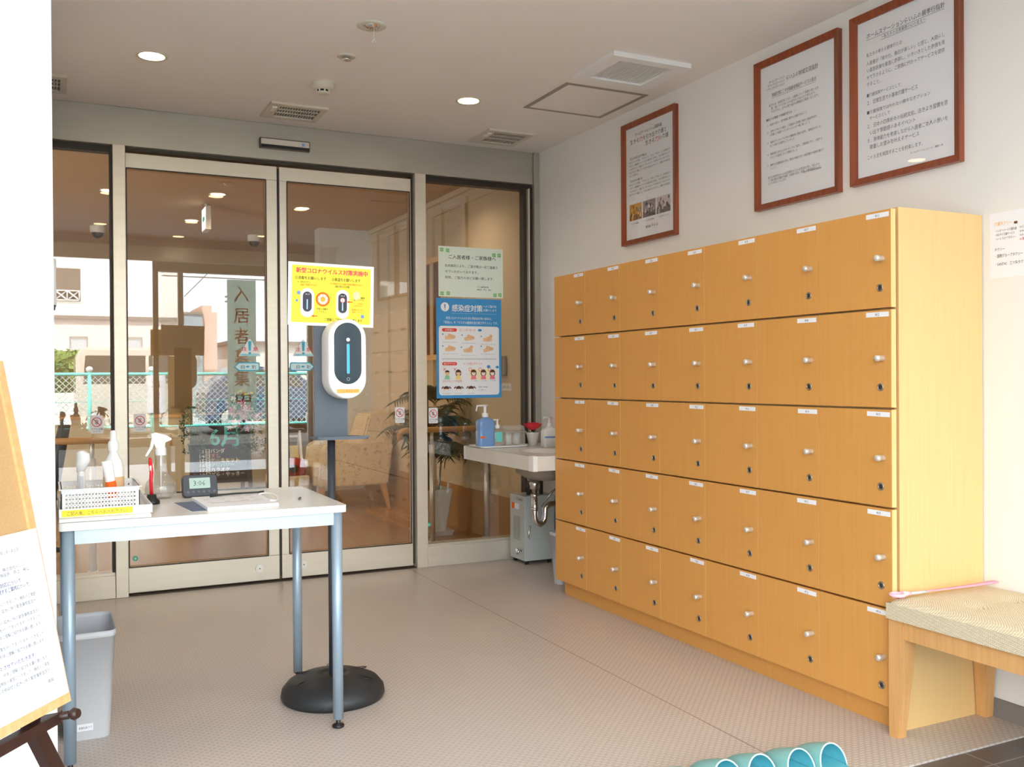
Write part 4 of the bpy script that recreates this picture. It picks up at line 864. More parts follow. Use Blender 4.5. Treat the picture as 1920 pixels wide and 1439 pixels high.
tube(bm, [(px_, py_, .55), (px_, py_, .50)], .028, 20); tube(bm, [(px_, py_, .50), (px_, py_, .36), (px_+.003, py_, .335), (px_+.012, py_, .315), (px_+.032, py_, .305), (px_+.052, py_, .315), (px_+.062, py_, .335), (px_+.065, py_, .36), (px_+.065, py_, .39), (px_+.09, py_, .41), (px_+.16, py_, .41), (XW-.001, py_, .41)], .0165, 16)
tube(bm, [(px_, py_, .475), (px_, py_, .455)], .022, 20); tube(bm, [(px_, py_, .40), (px_, py_, .382)], .021, 20); obj('drain_trap', bm, M_chrome, t)
bm = BM(); tube(bm, [(2.527, 4.925, .49), (2.505, 4.88, .545), (2.46, 4.78, .555), (px_+.01, py_+.10, .545), (px_, py_+.02, .53)], .006, 10); tube(bm, [(px_+.05, py_+.02, .40), (px_+.10, py_, .47), (px_+.14, py_, .50), (px_+.17, py_, .45), (px_+.19, py_, .40)], .006, 10); tube(bm, [(px_-.02, py_+.02, .30), (px_-.03, py_+.02, .24), (px_-.02, py_+.02, .22), (px_-.005, py_+.02, .24), (px_, py_+.01, .29)], .006, 10)
obj('hoses', bm, M_steel, t)
bm = BM(); tube(bm, [(2.60, 4.52, SZ1), (2.60, 4.52, SZ1+.10)], .016, 16); tube(bm, [(2.60, 4.52, SZ1+.085), (2.54, 4.50, SZ1+.10), (2.48, 4.48, SZ1+.085), (2.475, 4.478, SZ1+.07)], .009, 14); tube(bm, [(2.60, 4.52, SZ1+.10), (2.60, 4.52, SZ1+.115), (2.56, 4.52, SZ1+.13)], .007, 12); obj('faucet', bm, M_chrome, t)
TY = 4.97
t = thing('tray', 'flat white tray under the bottles on the wash-basin counter', 'tray', (2.36, TY, SZ1+.001))
bm = BM(); loft(bm, [[(x*k, y*k, z) for x, y in rrect(-.16, .15, -.10, .10, .02)] for k, z in ((.9, 0), (1, .010), (.985, .010), (.89, .003))]); obj('tray_body', bm, M_white, t, False)
SZt = SZ1+.006
t = thing('sanitiser_bottle', 'large blue pump bottle of sanitiser on the tray', 'pump bottle', (2.262, TY-.02, SZt))
bm = BM(); loft(bm, [[(x*k, y*k, z) for x, y in rrect(-.050, .050, -.034, .034, .016)] for k, z in ((.97, 0), (1, .006), (1, .085), (.97, .088), (.97, .096), (1, .099), (1, .138), (.90, .152), (.62, .160), (.32, .165), (.32, .172))]); bd = obj('bottle_body', bm, M_bbottle, t, False)
bm = BM(); box(bm, -.048, -.012, -.0352, -.0342, .050, .060); obj('orange_mark', bm, M_org, bd, False)
bm = BM(); lathe(bm, [(.018, .170), (.019, .190), (.011, .194), (.008, .196), (.008, .232), (.0, .234)], (0, 0, 0), 20); tube(bm, [(.018, 0, .236), (-.052, -.004, .235), (-.058, -.004, .205)], [.006, .0055, .004], 10); obj('pump_head', bm, M_white, t, False)
t = thing('hand_gel', 'small clear pump bottle with a turquoise label beside the blue bottle', 'pump bottle', (2.337, TY-.025, SZt))
bm = BM(); loft(bm, [[(x*k, y*k, z) for x, y in rrect(-.029, .029, -.020, .020, .010)] for k, z in ((.97, 0), (1, .004), (1, .085), (.9, .093), (.42, .097), (.42, .103))]); bd = obj('bottle_body', bm, M_clear, t, False)
bm = BM(); box(bm, -.020, .020, -.0212, -.0203, .026, .082); obj('turquoise_label', bm, mat('turquoise_label', (110, 205, 205), .5), bd, False)
bm = BM(); lathe(bm, [(.013, .102), (.014, .120), (.006, .123), (.005, .150), (0, .151)], (0, 0, 0), 16); tube(bm, [(.010, 0, .152), (-.026, -.003, .152), (-.030, -.003, .144)], .0045, 10); obj('pump_head', bm, M_white, t, False)
t = thing('cup_box', 'clear lidded plastic box holding two white paper-cup stacks', 'box', (2.440, TY-.01, SZt))
bm = BM(); box(bm, -.062, .062, -.05, .05, 0, .088, 0, .004); obj('clear_box', bm, glassmat('box_clear', (.9, .9, .88), 1.45, .05, .22, (.85, .83, .78)), t, False)
bm = BM(); box(bm, -.066, .066, -.054, .054, .076, .084, 0, .002); loft(bm, [[(x*k, y*k, z) for x, y in rrect(-.062, .062, -.05, .05, .012)] for k, z in ((1, .0885), (.95, .112), (.80, .118))]); obj('lid', bm, MATS['box_clear'], t, False)
for k in (-1, 1): bm = BM(); tube(bm, [(k*.028, 0, .006), (k*.028, 0, .074)], .021, 18); obj('cup_stack', bm, M_white, t, False)
t = thing('flower_pot', 'small white pot with a red silk rose on the counter', 'flower pot', (2.570, 4.95, SZ1+.001))
bm = BM(); lathe(bm, [(0, 0), (.024, 0), (.036, .058), (.041, .070), (.041, .078), (.034, .078), (.030, .05), (0, .05)], (0, 0, 0), 24); obj('pot', bm, M_basin, t, False)
bm = BM(); rr = random.Random(3)
for ring_, (n_, r_, tilt) in enumerate(((3, .006, .05), (5, .014, .22), (6, .024, .45), (8, .032, .75))):
    for k in range(n_):
        a = 2*pi*(k+.5*ring_)/n_; M = Matrix.Translation((0, 0, .098)) @ Matrix.Rotation(a, 4, 'Z') @ Matrix.Translation((r_*.55, 0, .006-.004*ring_)) @ Matrix.Rotation(tilt, 4, 'Y')
        s_ = .020+.005*ring_; n2 = 6; P = [[bm.verts.new(M @ Vector((-.004*((j-3)/3)**2, s_*(j-3)/3*sin(.4+1.9*i/n2), s_*1.3*i/n2+.002))) for j in range(n2+1)] for i in range(n2+1)]
        for i in range(n2):
            for j in range(n2): f = bm.faces.new((P[i][j], P[i][j+1], P[i+1][j+1], P[i+1][j])); f.smooth = True
obj('rose', bm, mat('red_petal', (232, 62, 72), .6), t, False)
bm = BM()
for k in range(7):
    a = 2*pi*k/7; M = Matrix.Translation((.018*cos(a), .018*sin(a), .080)) @ Matrix.Rotation(a, 4, 'Z') @ Matrix.Rotation(.35, 4, 'Y')
    P = [bm.verts.new(M @ Vector(p)) for p in ((0, 0, 0), (.015, -.009, .004), (.032, 0, .002), (.015, .009, .004))]; bm.faces.new(P)
obj('leaves', bm, mat('leaf_green', (70, 120, 60), .6), t, False)
t = thing('soap_dispenser', 'white soap pump bottle with a blue label beside the tap', 'pump bottle', (2.600, 4.80, SZ1+.001))
bm = BM(); loft(bm, [[(x*k, y*k, z) for x, y in rrect(-.045, .045, -.028, .028, .010)] for k, z in ((1, 0), (1, .092), (.8, .104), (.40, .108), (.40, .118))]); bd = obj('bottle_body', bm, M_white, t, False)
bm = BM(); box(bm, -.0455, .030, -.0292, -.0284, .052, .062); obj('blue_label', bm, M_lblue, bd, False)
bm = BM(); lathe(bm, [(.014, .117), (.014, .134), (.005, .137), (.005, .165), (0, .166)], (0, 0, 0), 16); tube(bm, [(.010, 0, .168), (-.032, 0, .170), (-.038, 0, .160)], .005, 10); obj('pump_head', bm, M_white, t, False)
# water heater
t = thing('water_heater', 'grey-green metal box of a small water heater standing under the basin', 'water heater', (2.61, 5.03, 0))
bm = BM(); box(bm, 2.515, 2.715, 4.955, 5.15, .022, .405, 0, .003); obj('casing', bm, M_hgrey, t)
for x, y in ((2.54, 4.98), (2.69, 4.98), (2.54, 5.13), (2.69, 5.13)): bm = BM(); tube(bm, [(x, y, 0), (x, y, .0215)], .012, 12); obj('foot', bm, M_black, t)
M = frameM((2.5145, 5.14, .03), (0, -1, 0), (0, 0, 1)); bm = BM()
for (x0, x1, z0, z1, mi) in ((.02, .115, .29, .325, 1), (.02, .055, .29, .325, 2)): flat(bm, [(x0, z0), (x1, z0), (x1, z1), (x0, z1)], .0003+.0003*mi, mi)
for j in range(12): add_text(bm, '注意 感電のおそれあり 分解禁止 給水弁', .04, .24-.012*j, .010, 0, .0008, .09, res=1)
add_text(bm, 'iTomic', .08, .345, .026, 0, .0008, .075, bold=.02, res=1)
bm.transform(M); obj('front_labels', bm, [M_inkg, M_paper, M_org], t)
bm = BM(); tube(bm, [(2.513, 5.0, .08), (2.495, 5.0, .08), (2.488, 5.0, .06)], .007, 10); obj('drain_tap', bm, M_chrome, t); bm = BM(); tube(bm, [(2.514, 5.04, .078), (2.502, 5.04, .078)], .010, 12); obj('valve_cap', bm, M_chrome, t)
bm = BM(); tube(bm, [(2.58, 5.02, .406), (2.58, 5.02, .47), (2.565, 4.99, .49), (2.53, 4.95, .475)], .017, 14); tube(bm, [(2.66, 5.02, .406), (2.66, 5.02, .50), (2.64, 4.98, .56)], .012, 12); obj('pipe_fittings', bm, mat('pipe_lagging', (64, 58, 54), .6), t)

# ------------------------------------------------------------------ posters and stickers on the inner glass (room side)
gy = D+.0455
s = sheet_thing('visitor_notice', 'pale green laminated notice with clover corners, taped above the blue poster', 'notice', (2.090, gy, 1.592), (1, 0, 0), (0, 0, 1), .425, .300, mat('pale_green_paper', (226, 236, 224), .5), .0009)
bm = BM()
for t_, x, y, sz, w_ in (('ご入居者様・ご家族様へ', .062, .228, .028, .310), ('社内規定により、ご頂き物は一切ご遠慮さ', .042, .178, .019, .345), ('せていただいております。', .042, .143, .019, .215), ('何卒、ご協力のほどお願い致します。', .042, .108, .019, .320), ('らいふ鶴見東寺尾', .250, .060, .011, .075), ('施設長　井上　裕山', .250, .044, .011, .095)): add_text(bm, t_, x, y, sz, 0, .0012, w_, bold=.012, res=1)
obj('text', bm, M_ink, s, False)
for pair in (((.022, .278), (.060, .276)), ((.365, .262), (.400, .262)), ((.022, .018), (.062, .020)), ((.370, .018), (.403, .020))):
    bm = BM()
    for cx, cy in pair:
        for k in range(4): a = radians(45+90*k); flat(bm, [(cx+x_*cos(a)-y_*sin(a), cy+x_*sin(a)+y_*cos(a)) for x_, y_ in ((.001, 0), (.008, -.0065), (.013, -.005), (.0125, 0), (.013, .005), (.008, .0065))], .0012+.00002*k)
        stroke(bm, cx, cy, cx+.004, cy-.016, .0016, .0012)
    obj('clover_print', bm, M_green, s, False)
s = sheet_thing('infection_poster', 'bright blue infection-prevention poster taped to the right fixed glass pane', 'poster', (2.074, gy, .985), (1, 0, 0), (0, 0, 1), .427, .598, M_blue, .0009)
bm = BM(); flat(bm, rrect(.016, .411, .018, .432, .018), .0011); obj('white_panel', bm, M_paper, s, False)
bm = BM(); flat(bm, circ(.056, .545, .027), .0012); add_text(bm, '感染症対策', .100, .523, .045, 0, .0012, .200, bold=.035, res=1); add_text(bm, 'へのご協力を', .306, .548, .017, 0, .0012, .088, bold=.02, res=1); add_text(bm, 'お願いします', .306, .525, .017, 0, .0012, .088, bold=.02, res=1)
for k in range(28): flat(bm, circ(.105+.0105*k, .508, .0018, 6), .0012)
add_text(bm, '新型コロナウイルスを含む感染症対策の基本は、', .062, .473, .017, 0, .0012, .300, bold=.01, res=1); add_text(bm, '「手洗い」や「マスクの着用を含む咳エチケット」です。', .040, .446, .019, 0, .0012, .355, bold=.025, res=1)
obj('heading', bm, M_white, s, False)
bm = BM(); flat(bm, [(.0535, .536), (.0585, .536), (.061, .561), (.051, .561)], .0014); flat(bm, circ(.056, .530, .003, 10), .0014); obj('exclamation_mark', bm, M_blue, s, False)
bm = BM(); Z = .0014
flat(bm, rrect(.036, .132, .398, .418, .010), Z, 0); flat(bm, rrect(.036, .132, .196, .216, .010), Z, 0)
add_text(bm, '①手洗い', .055, .403, .014, 1, Z+.0002, .055, bold=.02, res=1); add_text(bm, '咳エチケット', .046, .201, .014, 1, Z+.0002, .075, bold=.02, res=1)
add_text(bm, '正しい手の洗い方', .148, .402, .018, 2, Z, .105, res=1); add_text(bm, '３つの咳エチケット', .172, .200, .018, 2, Z, .120, bold=.01, res=1); add_text(bm, '正しいマスクの着用', .036, .094, .018, 2, Z, .125, res=1)
flat(bm, circ(.283, .409, .013, 16, .008), Z, 3); flat(bm, circ(.340, .188, .012, 16, .010), Z, 3); flat(bm, circ(.398, .186, .011, 16, .008), Z, 3)
# hands: palm, four fingers and a thumb drawn as soft shapes
def hand(x, y, a, mi=4, s=1.0):
    R_ = Matrix.Rotation(a, 2)
    def P(pts): return [(x+s*(R_ @ Vector(p)).x, y+s*(R_ @ Vector(p)).y) for p in pts]
    flat(bm, P(rrect(-.030, .004, -.011, .011, .006)), Z+.00003, mi)
    for k in range(4): flat(bm, P(rrect(.0, .030-.002*abs(k-1.3), -.011+.0056*k, -.0065+.0056*k, .002, 3)), Z+.00005, mi)
    flat(bm, P([(-.018, .010), (-.004, .018), (.008, .019), (.006, .014), (-.004, .010)]), Z+.00007, mi)
for x, y, q in ((.085, .362, .0), (.210, .358, .1), (.335, .352, .0), (.085, .292, .05), (.205, .285, 0), (.335, .292, .3)):
    hand(x, y, q); Z += .0001; hand(x+.012, y+.010, pi-.3+(1.2 if x > .3 and y > .33 or .2 < x < .3 and y < .3 else 0), 5, .85); Z -= .0001
    add_text(bm, '流水でよく手をぬらした後、石けんをつけ', x-.045, y-.030, .0065, 6, Z, .098, res=1)
    flat(bm, circ(x-.044, y+.020, .0045, 10), Z, 7)
flat(bm, [(.034, .230), (.395, .230), (.395, .240), (.034, .240)], Z, 8); add_text(bm, '石けんで洗い終わったら、十分に水で流し、清潔なタオルやペーパータオルでよく拭き取って乾かします。', .036, .2325, .006, 6, Z+.0002, .355, res=1)
flat(bm, rrect(.210, .345, .110, .175, .008), Z, 9)
# little figures
for i, (x, c_, hair, long_) in enumerate(((.068, 10, 11, 0), (.140, 12, 11, 1), (.240, 13, 11, 1), (.305, 13, 11, 1), (.365, 13, 11, 1))):
    if long_: flat(bm, circ(x, .150, .019, 16, .022), Z+.0001, hair)
    flat(bm, [(x-.018, .112), (x+.018, .112), (x+.014, .132), (x+.006, .138), (x-.006, .138), (x-.014, .132)], Z+.0002, c_)
    flat(bm, circ(x, .150, .0145, 18), Z+.0003, 4); flat(bm, [(x+.0155*cos(a), .152+.0155*sin(a)) for a in [radians(v) for v in range(10, 171, 16)]], Z+.0004, hair)
    if i >= 2: flat(bm, rrect(x-.010, x+.010, .138, .149, .003), Z+.0005, 1)
    add_text(bm, '何もせずに咳や' if i < 2 else 'マスクを着用', x-.020, .101, .0065, 6, Z, .042, res=1)
for x in (.050, .118): stroke(bm, x-.008, .165, x+.008, .181, .0028, Z+.0006, 0); stroke(bm, x-.008, .181, x+.008, .165, .0028, Z+.0006, 0)
for x in (.218, .282, .345): ring(bm, x, .172, .011, .0085, Z+.0006, 0)
for x in (.062, .142, .222):
    flat(bm, circ(x, .052, .0165, 16), Z+.0002, 4); flat(bm, [(x+.019*cos(a), .056+.017*sin(a)) for a in [radians(v) for v in range(0, 181, 15)]], Z+.0003, 11)
    for s_ in (-1, 1): stroke(bm, x+s_*.018, .070, x+s_*.030, .058, .007, Z+.0002, 11)
    flat(bm, rrect(x-.013, x+.013, .036, .053, .004), Z+.0004, 1); add_text(bm, '鼻と口の両方を', x-.022, .026, .0065, 6, Z, .046, res=1)
add_text(bm, '首相官邸　厚生労働省', .272, .062, .009, 6, Z, .060, bold=.02, res=1); add_text(bm, '詳しい情報はこちら', .272, .045, .008, 6, Z, .050, res=1)
obj('illustrations', bm, [mat('vermilion_print', (226, 66, 44), .6), M_paper, mat('coral_print', (232, 120, 100), .6), M_blue, M_skin, mat('skin_shade_print', (228, 180, 138), .6), mat('grey_print', (130, 130, 132), .7), mat('steel_blue_print', (100, 130, 160), .6), mat('pale_grey_print', (222, 224, 230), .7), mat('cream_print', (252, 238, 200), .7), mat('mint_print', (150, 208, 168), .7), mat('dark_hair_print', (84, 52, 40), .7), mat('pale_yellow_print', (246, 214, 130), .7), mat('rose_print', (238, 128, 148), .7)], s, False)
for i, (x, z) in enumerate(((2.074, .955), (2.485, 1.56))): pass
# door stickers
def no_touch(x, z, y, label):
    s = sheet_thing('door_sticker', label, 'sticker', (x, y, z), (1, 0, 0), (0, 0, 1), .058, .092, M_paper, .0006, 'hand warning stickers on the glass', rrect(0, .058, 0, .092, .005))
    bm = BM(); ring(bm, .029, .058, .024, .0205, .0008, 0); stroke(bm, .013, .074, .045, .042, .0035, .0010, 0)
    flat(bm, rrect(.022, .036, .046, .062, .003, 3), .0009, 1)
    for k in range(4): flat(bm, rrect(.0215+.004*k, .0245+.004*k, .060, .072-.0012*abs(k-1.5), .001, 2), .0009, 1)
    add_text(bm, 'ドアに注意', .004, .018, .012, 2, .0009, .050, bold=.02, res=1); add_text(bm, 'CAUTION', .010, .008, .007, 2, .0009, .038, res=1)
    obj('print', bm, [M_red, mat('hand_grey', (170, 170, 172), .6), mat('dark_teal_ink', (40, 80, 90), .6)], s, False)
yl = D+.045-.0048
no_touch(1.812, .846, yl, 'white hand warning sticker on the right sliding door, beside the patterned armchair')
no_touch(2.022, .838, gy, 'white hand warning sticker on the right fixed pane, below the blue poster')
no_touch(.196, .835, gy, 'white hand warning sticker on the narrow left fixed pane')
no_touch(.400, .838, yl, 'white hand warning sticker on the left sliding door, above the white table')
def tri(x, z, label):
    s = sheet_thing('caution_sticker', label, 'sticker', (x, yl, z), (1, 0, 0), (0, 0, 1), .12, .10, M_paper, .0006, 'triangular caution stickers', [(0, 0), (.115, 0), (.062, .092), (.053, .092)])
    bm = BM(); flat(bm, [(.052, .028), (.063, .028), (.067, .080), (.048, .080)], .0008, 0); flat(bm, circ(.0575, .015, .007), .0008, 0); flat(bm, [(.004, .001), (.111, .001), (.105, .012), (.010, .012)], .0007, 2)
    add_text(bm, '注', .014, .028, .025, 1, .0010, .026, bold=.02, res=1); add_text(bm, '意', .074, .028, .025, 1, .0010, .026, bold=.02, res=1); add_text(bm, '自動ドア', .020, .003, .008, 0, .0010, .03, res=1)
    obj('print', bm, [M_cyan, M_red, mat('sticker_sky', (150, 214, 230), .5)], s, False)
def arrow(x, z, label, fl=1):
    w_ = .135; pts = [(0, .024), (.022, .048), (w_-.006, .048), (w_, .042), (w_, .006), (w_-.006, 0), (.022, 0)]
    if fl < 0: pts = [(w_-a, b) for a, b in pts][::-1]
    s = sheet_thing('arrow_sticker', label, 'sticker', (x, yl, z), (1, 0, 0), (0, 0, 1), w_, .048, M_cyan, .0006, 'blue arrow stickers', pts)
    c_ = sum(p[0] for p in pts)/len(pts); bm = BM(); flat(bm, [(w_/2+(a-w_/2)*.92, .024+(b-.024)*.74) for a, b in pts], .0008, 0)
    add_text(bm, '自', .030, .014, .022, 1, .0010, .020, res=1); add_text(bm, '動', .092, .014, .022, 1, .0010, .022, res=1); flat(bm, [(.058, .024), (.071, .030), (.084, .024), (.071, .018)], .0010, 2); obj('print', bm, [mat('sticker_pale', (206, 236, 244), .5), mat('slate_ink', (70, 110, 130), .6), M_cyan], s, False)
tri(.930, 1.232, 'triangular blue exclamation sticker on the left sliding door'); arrow(.905, 1.150, 'blue arrow sticker on the left sliding door, pointing away from the dispenser')
tri(1.222, 1.232, 'triangular blue exclamation sticker on the right sliding door'); arrow(1.205, 1.150, 'blue arrow sticker on the right sliding door, behind the dispenser', -1)
def dot(x, z, y, label):
    s = sheet_thing('dot_sticker', label, 'sticker', (x, y, z), (1, 0, 0), (0, 0, 1), .02, .02, M_teal, .0005, 'small green dot stickers', circ(0, 0, .013, 20))
    bm = BM(); flat(bm, circ(0, 0, .006, 12), .0008); obj('print', bm, mat('dot_inner', (190, 226, 210), .5), s, False)
dot(.402, .185, yl, 'small round green sticker low on the left sliding door'); dot(1.232, .215, yl, 'small round green sticker low on the right sliding door'); dot(2.018, .240, gy, 'small round green sticker low on the right fixed pane')

# ------------------------------------------------------------------ easel and corkboard at the left
BR = Vector((.041, 2.2, .426)); ha = radians(35.5); hd = Vector((sin(ha), cos(ha), 0)); nn = Vector((cos(ha), -sin(ha), 0)); ln = radians(12)
ud = cos(ln)*Vector((0, 0, 1)) - sin(ln)*nn; bn = hd.cross(ud)
if bn.dot(nn) < 0: bn = -bn
# local x along +hd would run away from the camera; board spans from BR back along -hd
BW, BHt = .90, .735
M = Matrix(((hd.x, ud.x, bn.x, BR.x-hd.x*BW), (hd.y, ud.y, bn.y, BR.y-hd.y*BW), (hd.z, ud.z, bn.z, BR.z-hd.z*BW), (0, 0, 0, 1)))
t = thing('corkboard', 'pine-framed corkboard with white papers leaning on the dark easel', 'notice board', M=M)
bm = BM(); box(bm, .012, BW-.012, .012, BHt-.012, -.010, -.003); obj('cork_panel', bm, M_cork, t, False)
bm = BM(); fw = .024
for a, b2, c2, d2 in (((0, 0), (BW, 0), (BW-fw, fw), (fw, fw)), ((BW, 0), (BW, BHt), (BW-fw, BHt-fw), (BW-fw, fw)), ((BW, BHt), (0, BHt), (fw, BHt-fw), (BW-fw, BHt-fw)), ((0, BHt), (0, 0), (fw, fw), (fw, BHt-fw))):
    lo = [bm.verts.new((p[0], p[1], -.018)) for p in (a, b2, c2, d2)]; hi = [bm.verts.new((a[0], a[1], 0)), bm.verts.new((b2[0], b2[1], 0)), bm.verts.new((c2[0], c2[1], .003)), bm.verts.new((d2[0], d2[1], .003))]
    bm.faces.new(lo[::-1]); bm.faces.new(hi)
    for i in range(4): bm.faces.new((lo[i], lo[(i+1) % 4], hi[(i+1) % 4], hi[i]))
obj('frame', bm, M_pine, t, False)
def board_sheet(name, label, x, y, w_, h_, rows, rot=0, z=.0035):
    Ms = M @ Matrix.Translation((x, y, z)) @ Matrix.Rotation(rot, 4, 'Z')
    o = sheet_thing(name, label, 'paper', (0, 0, 0), (1, 0, 0), (0, 1, 0), w_, h_, M_paper, .0008); o.matrix_basis = Ms
    bm = BM()
    for s_, px, py, sz, wd, bo, mi in rows: add_text(bm, s_, px, py, sz, mi, .0011, wd, bold=bo, res=1)
    obj('text', bm, [M_inkg, M_inkb], o, False); return o
rows = [('令和２年６月１日', .34, .315, .0085, .06, 0, 0), ('ご家族の皆様へ', .18, .295, .0095, .09, .01, 0), ('株式会社らいふ', .345, .282, .0085, .065, 0, 0), ('施設長　井上　裕山', .335, .272, .0085, .085, 0, 0),
        ('新型コロナウイルス感染症拡大防止に伴う面会の対応について', .10, .252, .0105, .29, .015, 1), ('緊急事態宣言の解除に伴う今後の面会方法などに関するご案内について', .12, .240, .0105, .29, .015, 1)]
body = ['拝啓　時下ますますご清祥のこととお慶び申し上げます。日頃より当施設の運営につきまして、格別のご高配', 'を賜り厚く御礼申し上げます。さて、この度の新型コロナウイルス感染症の拡大に伴う緊急事態宣言が、', '解除されましたが、入居者様の安全を第一に考え、引き続き感染予防の対策を行ってまいります。つきまして', 'は、下記のとおり、当面の間、面会の制限を継続させて頂きますので、何卒ご理解ご協力をお願い致します。']
yy = .218
for blk in range(4):
    for j in range(2+(blk % 2)): rows.append((body[(blk+j) % 4], .030, yy, .0085, .395, 0, 0)); yy -= .0135
    yy -= .008
    if blk == 2: rows.append(('■　面会時間は事前予約制とし、ご家族のみ１５分以内とさせていただきます。', .030, yy, .0095, .36, .015, 1)); yy -= .014; 
rows.append(('敬具', .41, max(yy, .012), .0085, .018, 0, 0))
board_sheet('notice_letter', 'large white letter covering the lower part of the corkboard', BW-.474, .020, .466, .352, rows, 0)
board_sheet('notice_letter', 'small white paper pinned high on the corkboard at the picture edge', BW-.40, .425, .297, .21, [('お知らせ', .1, .18, .014, .06, .01, 0)]+[(body[j % 4], .02, .15-.016*j, .0085, .25, 0, 0) for j in range(7)], 0)
t = thing('easel', 'dark brown wooden display easel under the corkboard', 'easel', (BR.x-hd.x*.45, BR.y-hd.y*.45, 0))
def P3(x, y, z): return M @ Vector((x, y, z))
def bar(bm, a, b, w_, d_, ax):
    a, b = Vector(a), Vector(b); tz = (b-a).normalized(); s = (ax - tz*ax.dot(tz)).normalized()*w_/2; q = tz.cross(s).normalized()*d_/2
    lo = [bm.verts.new(a+i*s+j*q) for i, j in ((-1, -1), (1, -1), (1, 1), (-1, 1))]; hi = [bm.verts.new(b+i*s+j*q) for i, j in ((-1, -1), (1, -1), (1, 1), (-1, 1))]
    bm.faces.new(lo[::-1]); bm.faces.new(hi)
    for i in range(4): bm.faces.new((lo[i], lo[(i+1) % 4], hi[(i+1) % 4], hi[i]))
def at_floor(p, d, z=0): return p + d*((z-p.z)/d.z)
zoff = -.034
topm = P3(BW/2, .98, zoff)
fr_top = P3(BW/2+.03, .92, zoff); fr_dir = (P3(BW-.085, -.02, zoff)-fr_top); fr_foot = at_floor(fr_top, fr_dir)
fl_top = P3(BW/2-.03, .92, zoff); fl_dir = (P3(.085, -.02, zoff)-fl_top); fl_foot = at_floor(fl_top, fl_dir)
for a, b in ((fr_top, fr_foot), (fl_top, fl_foot)): bm = BM(); bar(bm, a, b+Vector((0, 0, .0)), .034, .022, hd); obj('leg', bm, M_wenge, t)
bl_foot = P3(BW/2, 0, 0)-nn*.62; bl_foot.z = 0.0
bl_foot.y = min(bl_foot.y, 2.40)
bm = BM(); bar(bm, P3(BW/2, .88, zoff-.02), bl_foot, .034, .022, hd); obj('leg', bm, M_wenge, t)
bm = BM(); bar(bm, fl_top+(fl_foot-fl_top)*.865, fr_top+(fr_foot-fr_top)*.865, .034, .020, Vector((0, 0, 1))); obj('crossbar', bm, M_wenge, t)
bm = BM(); bar(bm, P3(.05, -.020, -.012), P3(BW-.05, -.020, -.012), .020, .035, ud); obj('tray_rail', bm, M_wenge, t)
for k in (.07, BW-.045):
    bm = BM(); tube(bm, [P3(k, -.018, -.04), P3(k, -.018, .030)], .0085, 12); tube(bm, [P3(k, -.018, .024), P3(k, -.018, .034), P3(k, -.018, .044)], [.008, .013, .009], 14); obj('peg', bm, M_wenge, t)

# ------------------------------------------------------------------ lobby furniture behind the glass
t = thing('handrail', 'wooden handrail on a steel post beyond the right fixed pane', 'handrail', (2.4, 5.93, 0))
bm = BM(); tube(bm, [(2.09, 5.93, .70), (2.09, 5.93, .735), (2.105, 5.93, .755), (2.13, 5.93, .76), (XW-.001, 5.93, .76)], .019, 16); obj('rail', bm, M_rail, t)
for x in (2.315, 2.715): bm = BM(); tube(bm, [(x, 5.93, .012), (x, 5.93, .66)], .019, 18); tube(bm, [(x, 5.93, .66), (x, 5.93, .745)], .012, 14); tube(bm, [(x, 5.93, 0), (x, 5.93, .012)], .03, 18); obj('post', bm, M_nickel, t)
bm = BM(); box(bm, 2.315, 2.70, 5.926, 5.934, .06, .70); obj('guard_glass', bm, M_pglass, t)
t = thing('handrail', 'wooden handrail on a steel post beyond the narrow left pane', 'handrail', (-.2, 5.93, 0))
bm = BM(); tube(bm, [(.33, 5.93, .70), (.33, 5.93, .735), (.32, 5.93, .755), (.29, 5.93, .76), (-.8, 5.93, .76)], .019, 16); obj('rail', bm, M_rail, t)
for x in (.23, -.6): bm = BM(); tube(bm, [(x, 5.93, .012), (x, 5.93, .66)], .019, 18); tube(bm, [(x, 5.93, .66), (x, 5.93, .745)], .012, 14); tube(bm, [(x, 5.93, 0), (x, 5.93, .012)], .03, 18); obj('post', bm, M_nickel, t)
# palm
t = thing('potted_palm', 'tall potted palm in a white square planter behind the fixed pane', 'plant', (2.44, 6.27, 0))
bm = BM(); loft(bm, [[(x*k, y*k, z) for x, y in rrect(-.12, .12, -.12, .12, .012)] for k, z in ((.68, .035), (1.0, .31), (1.0, .325), (.93, .325), (.90, .29))], smooth=False); obj('planter', bm, mat('planter_white', (226, 230, 226), .4), t, False)
bm = BM(); loft(bm, [[(x*k, y*k, z) for x, y in rrect(-.13, .13, -.13, .13, .015)] for k, z in ((.9, 0), (1.0, .035), (.96, .035), (.88, .006))], smooth=False); obj('saucer', bm, M_white, t, False)
bm = BM(); prism(bm, rrect(-.105, .105, -.105, .105, .01), .27, .292); obj('soil', bm, mat('soil', (74, 56, 42), .95, noise=.4, nscale=80), t, False)
rr = random.Random(11); bs_, bl = BM(), BM()
stems = [(-.03, -.02, .62), (.02, .01, .80), (.0, .04, .95), (.04, -.03, .55), (-.045, .03, .72)]
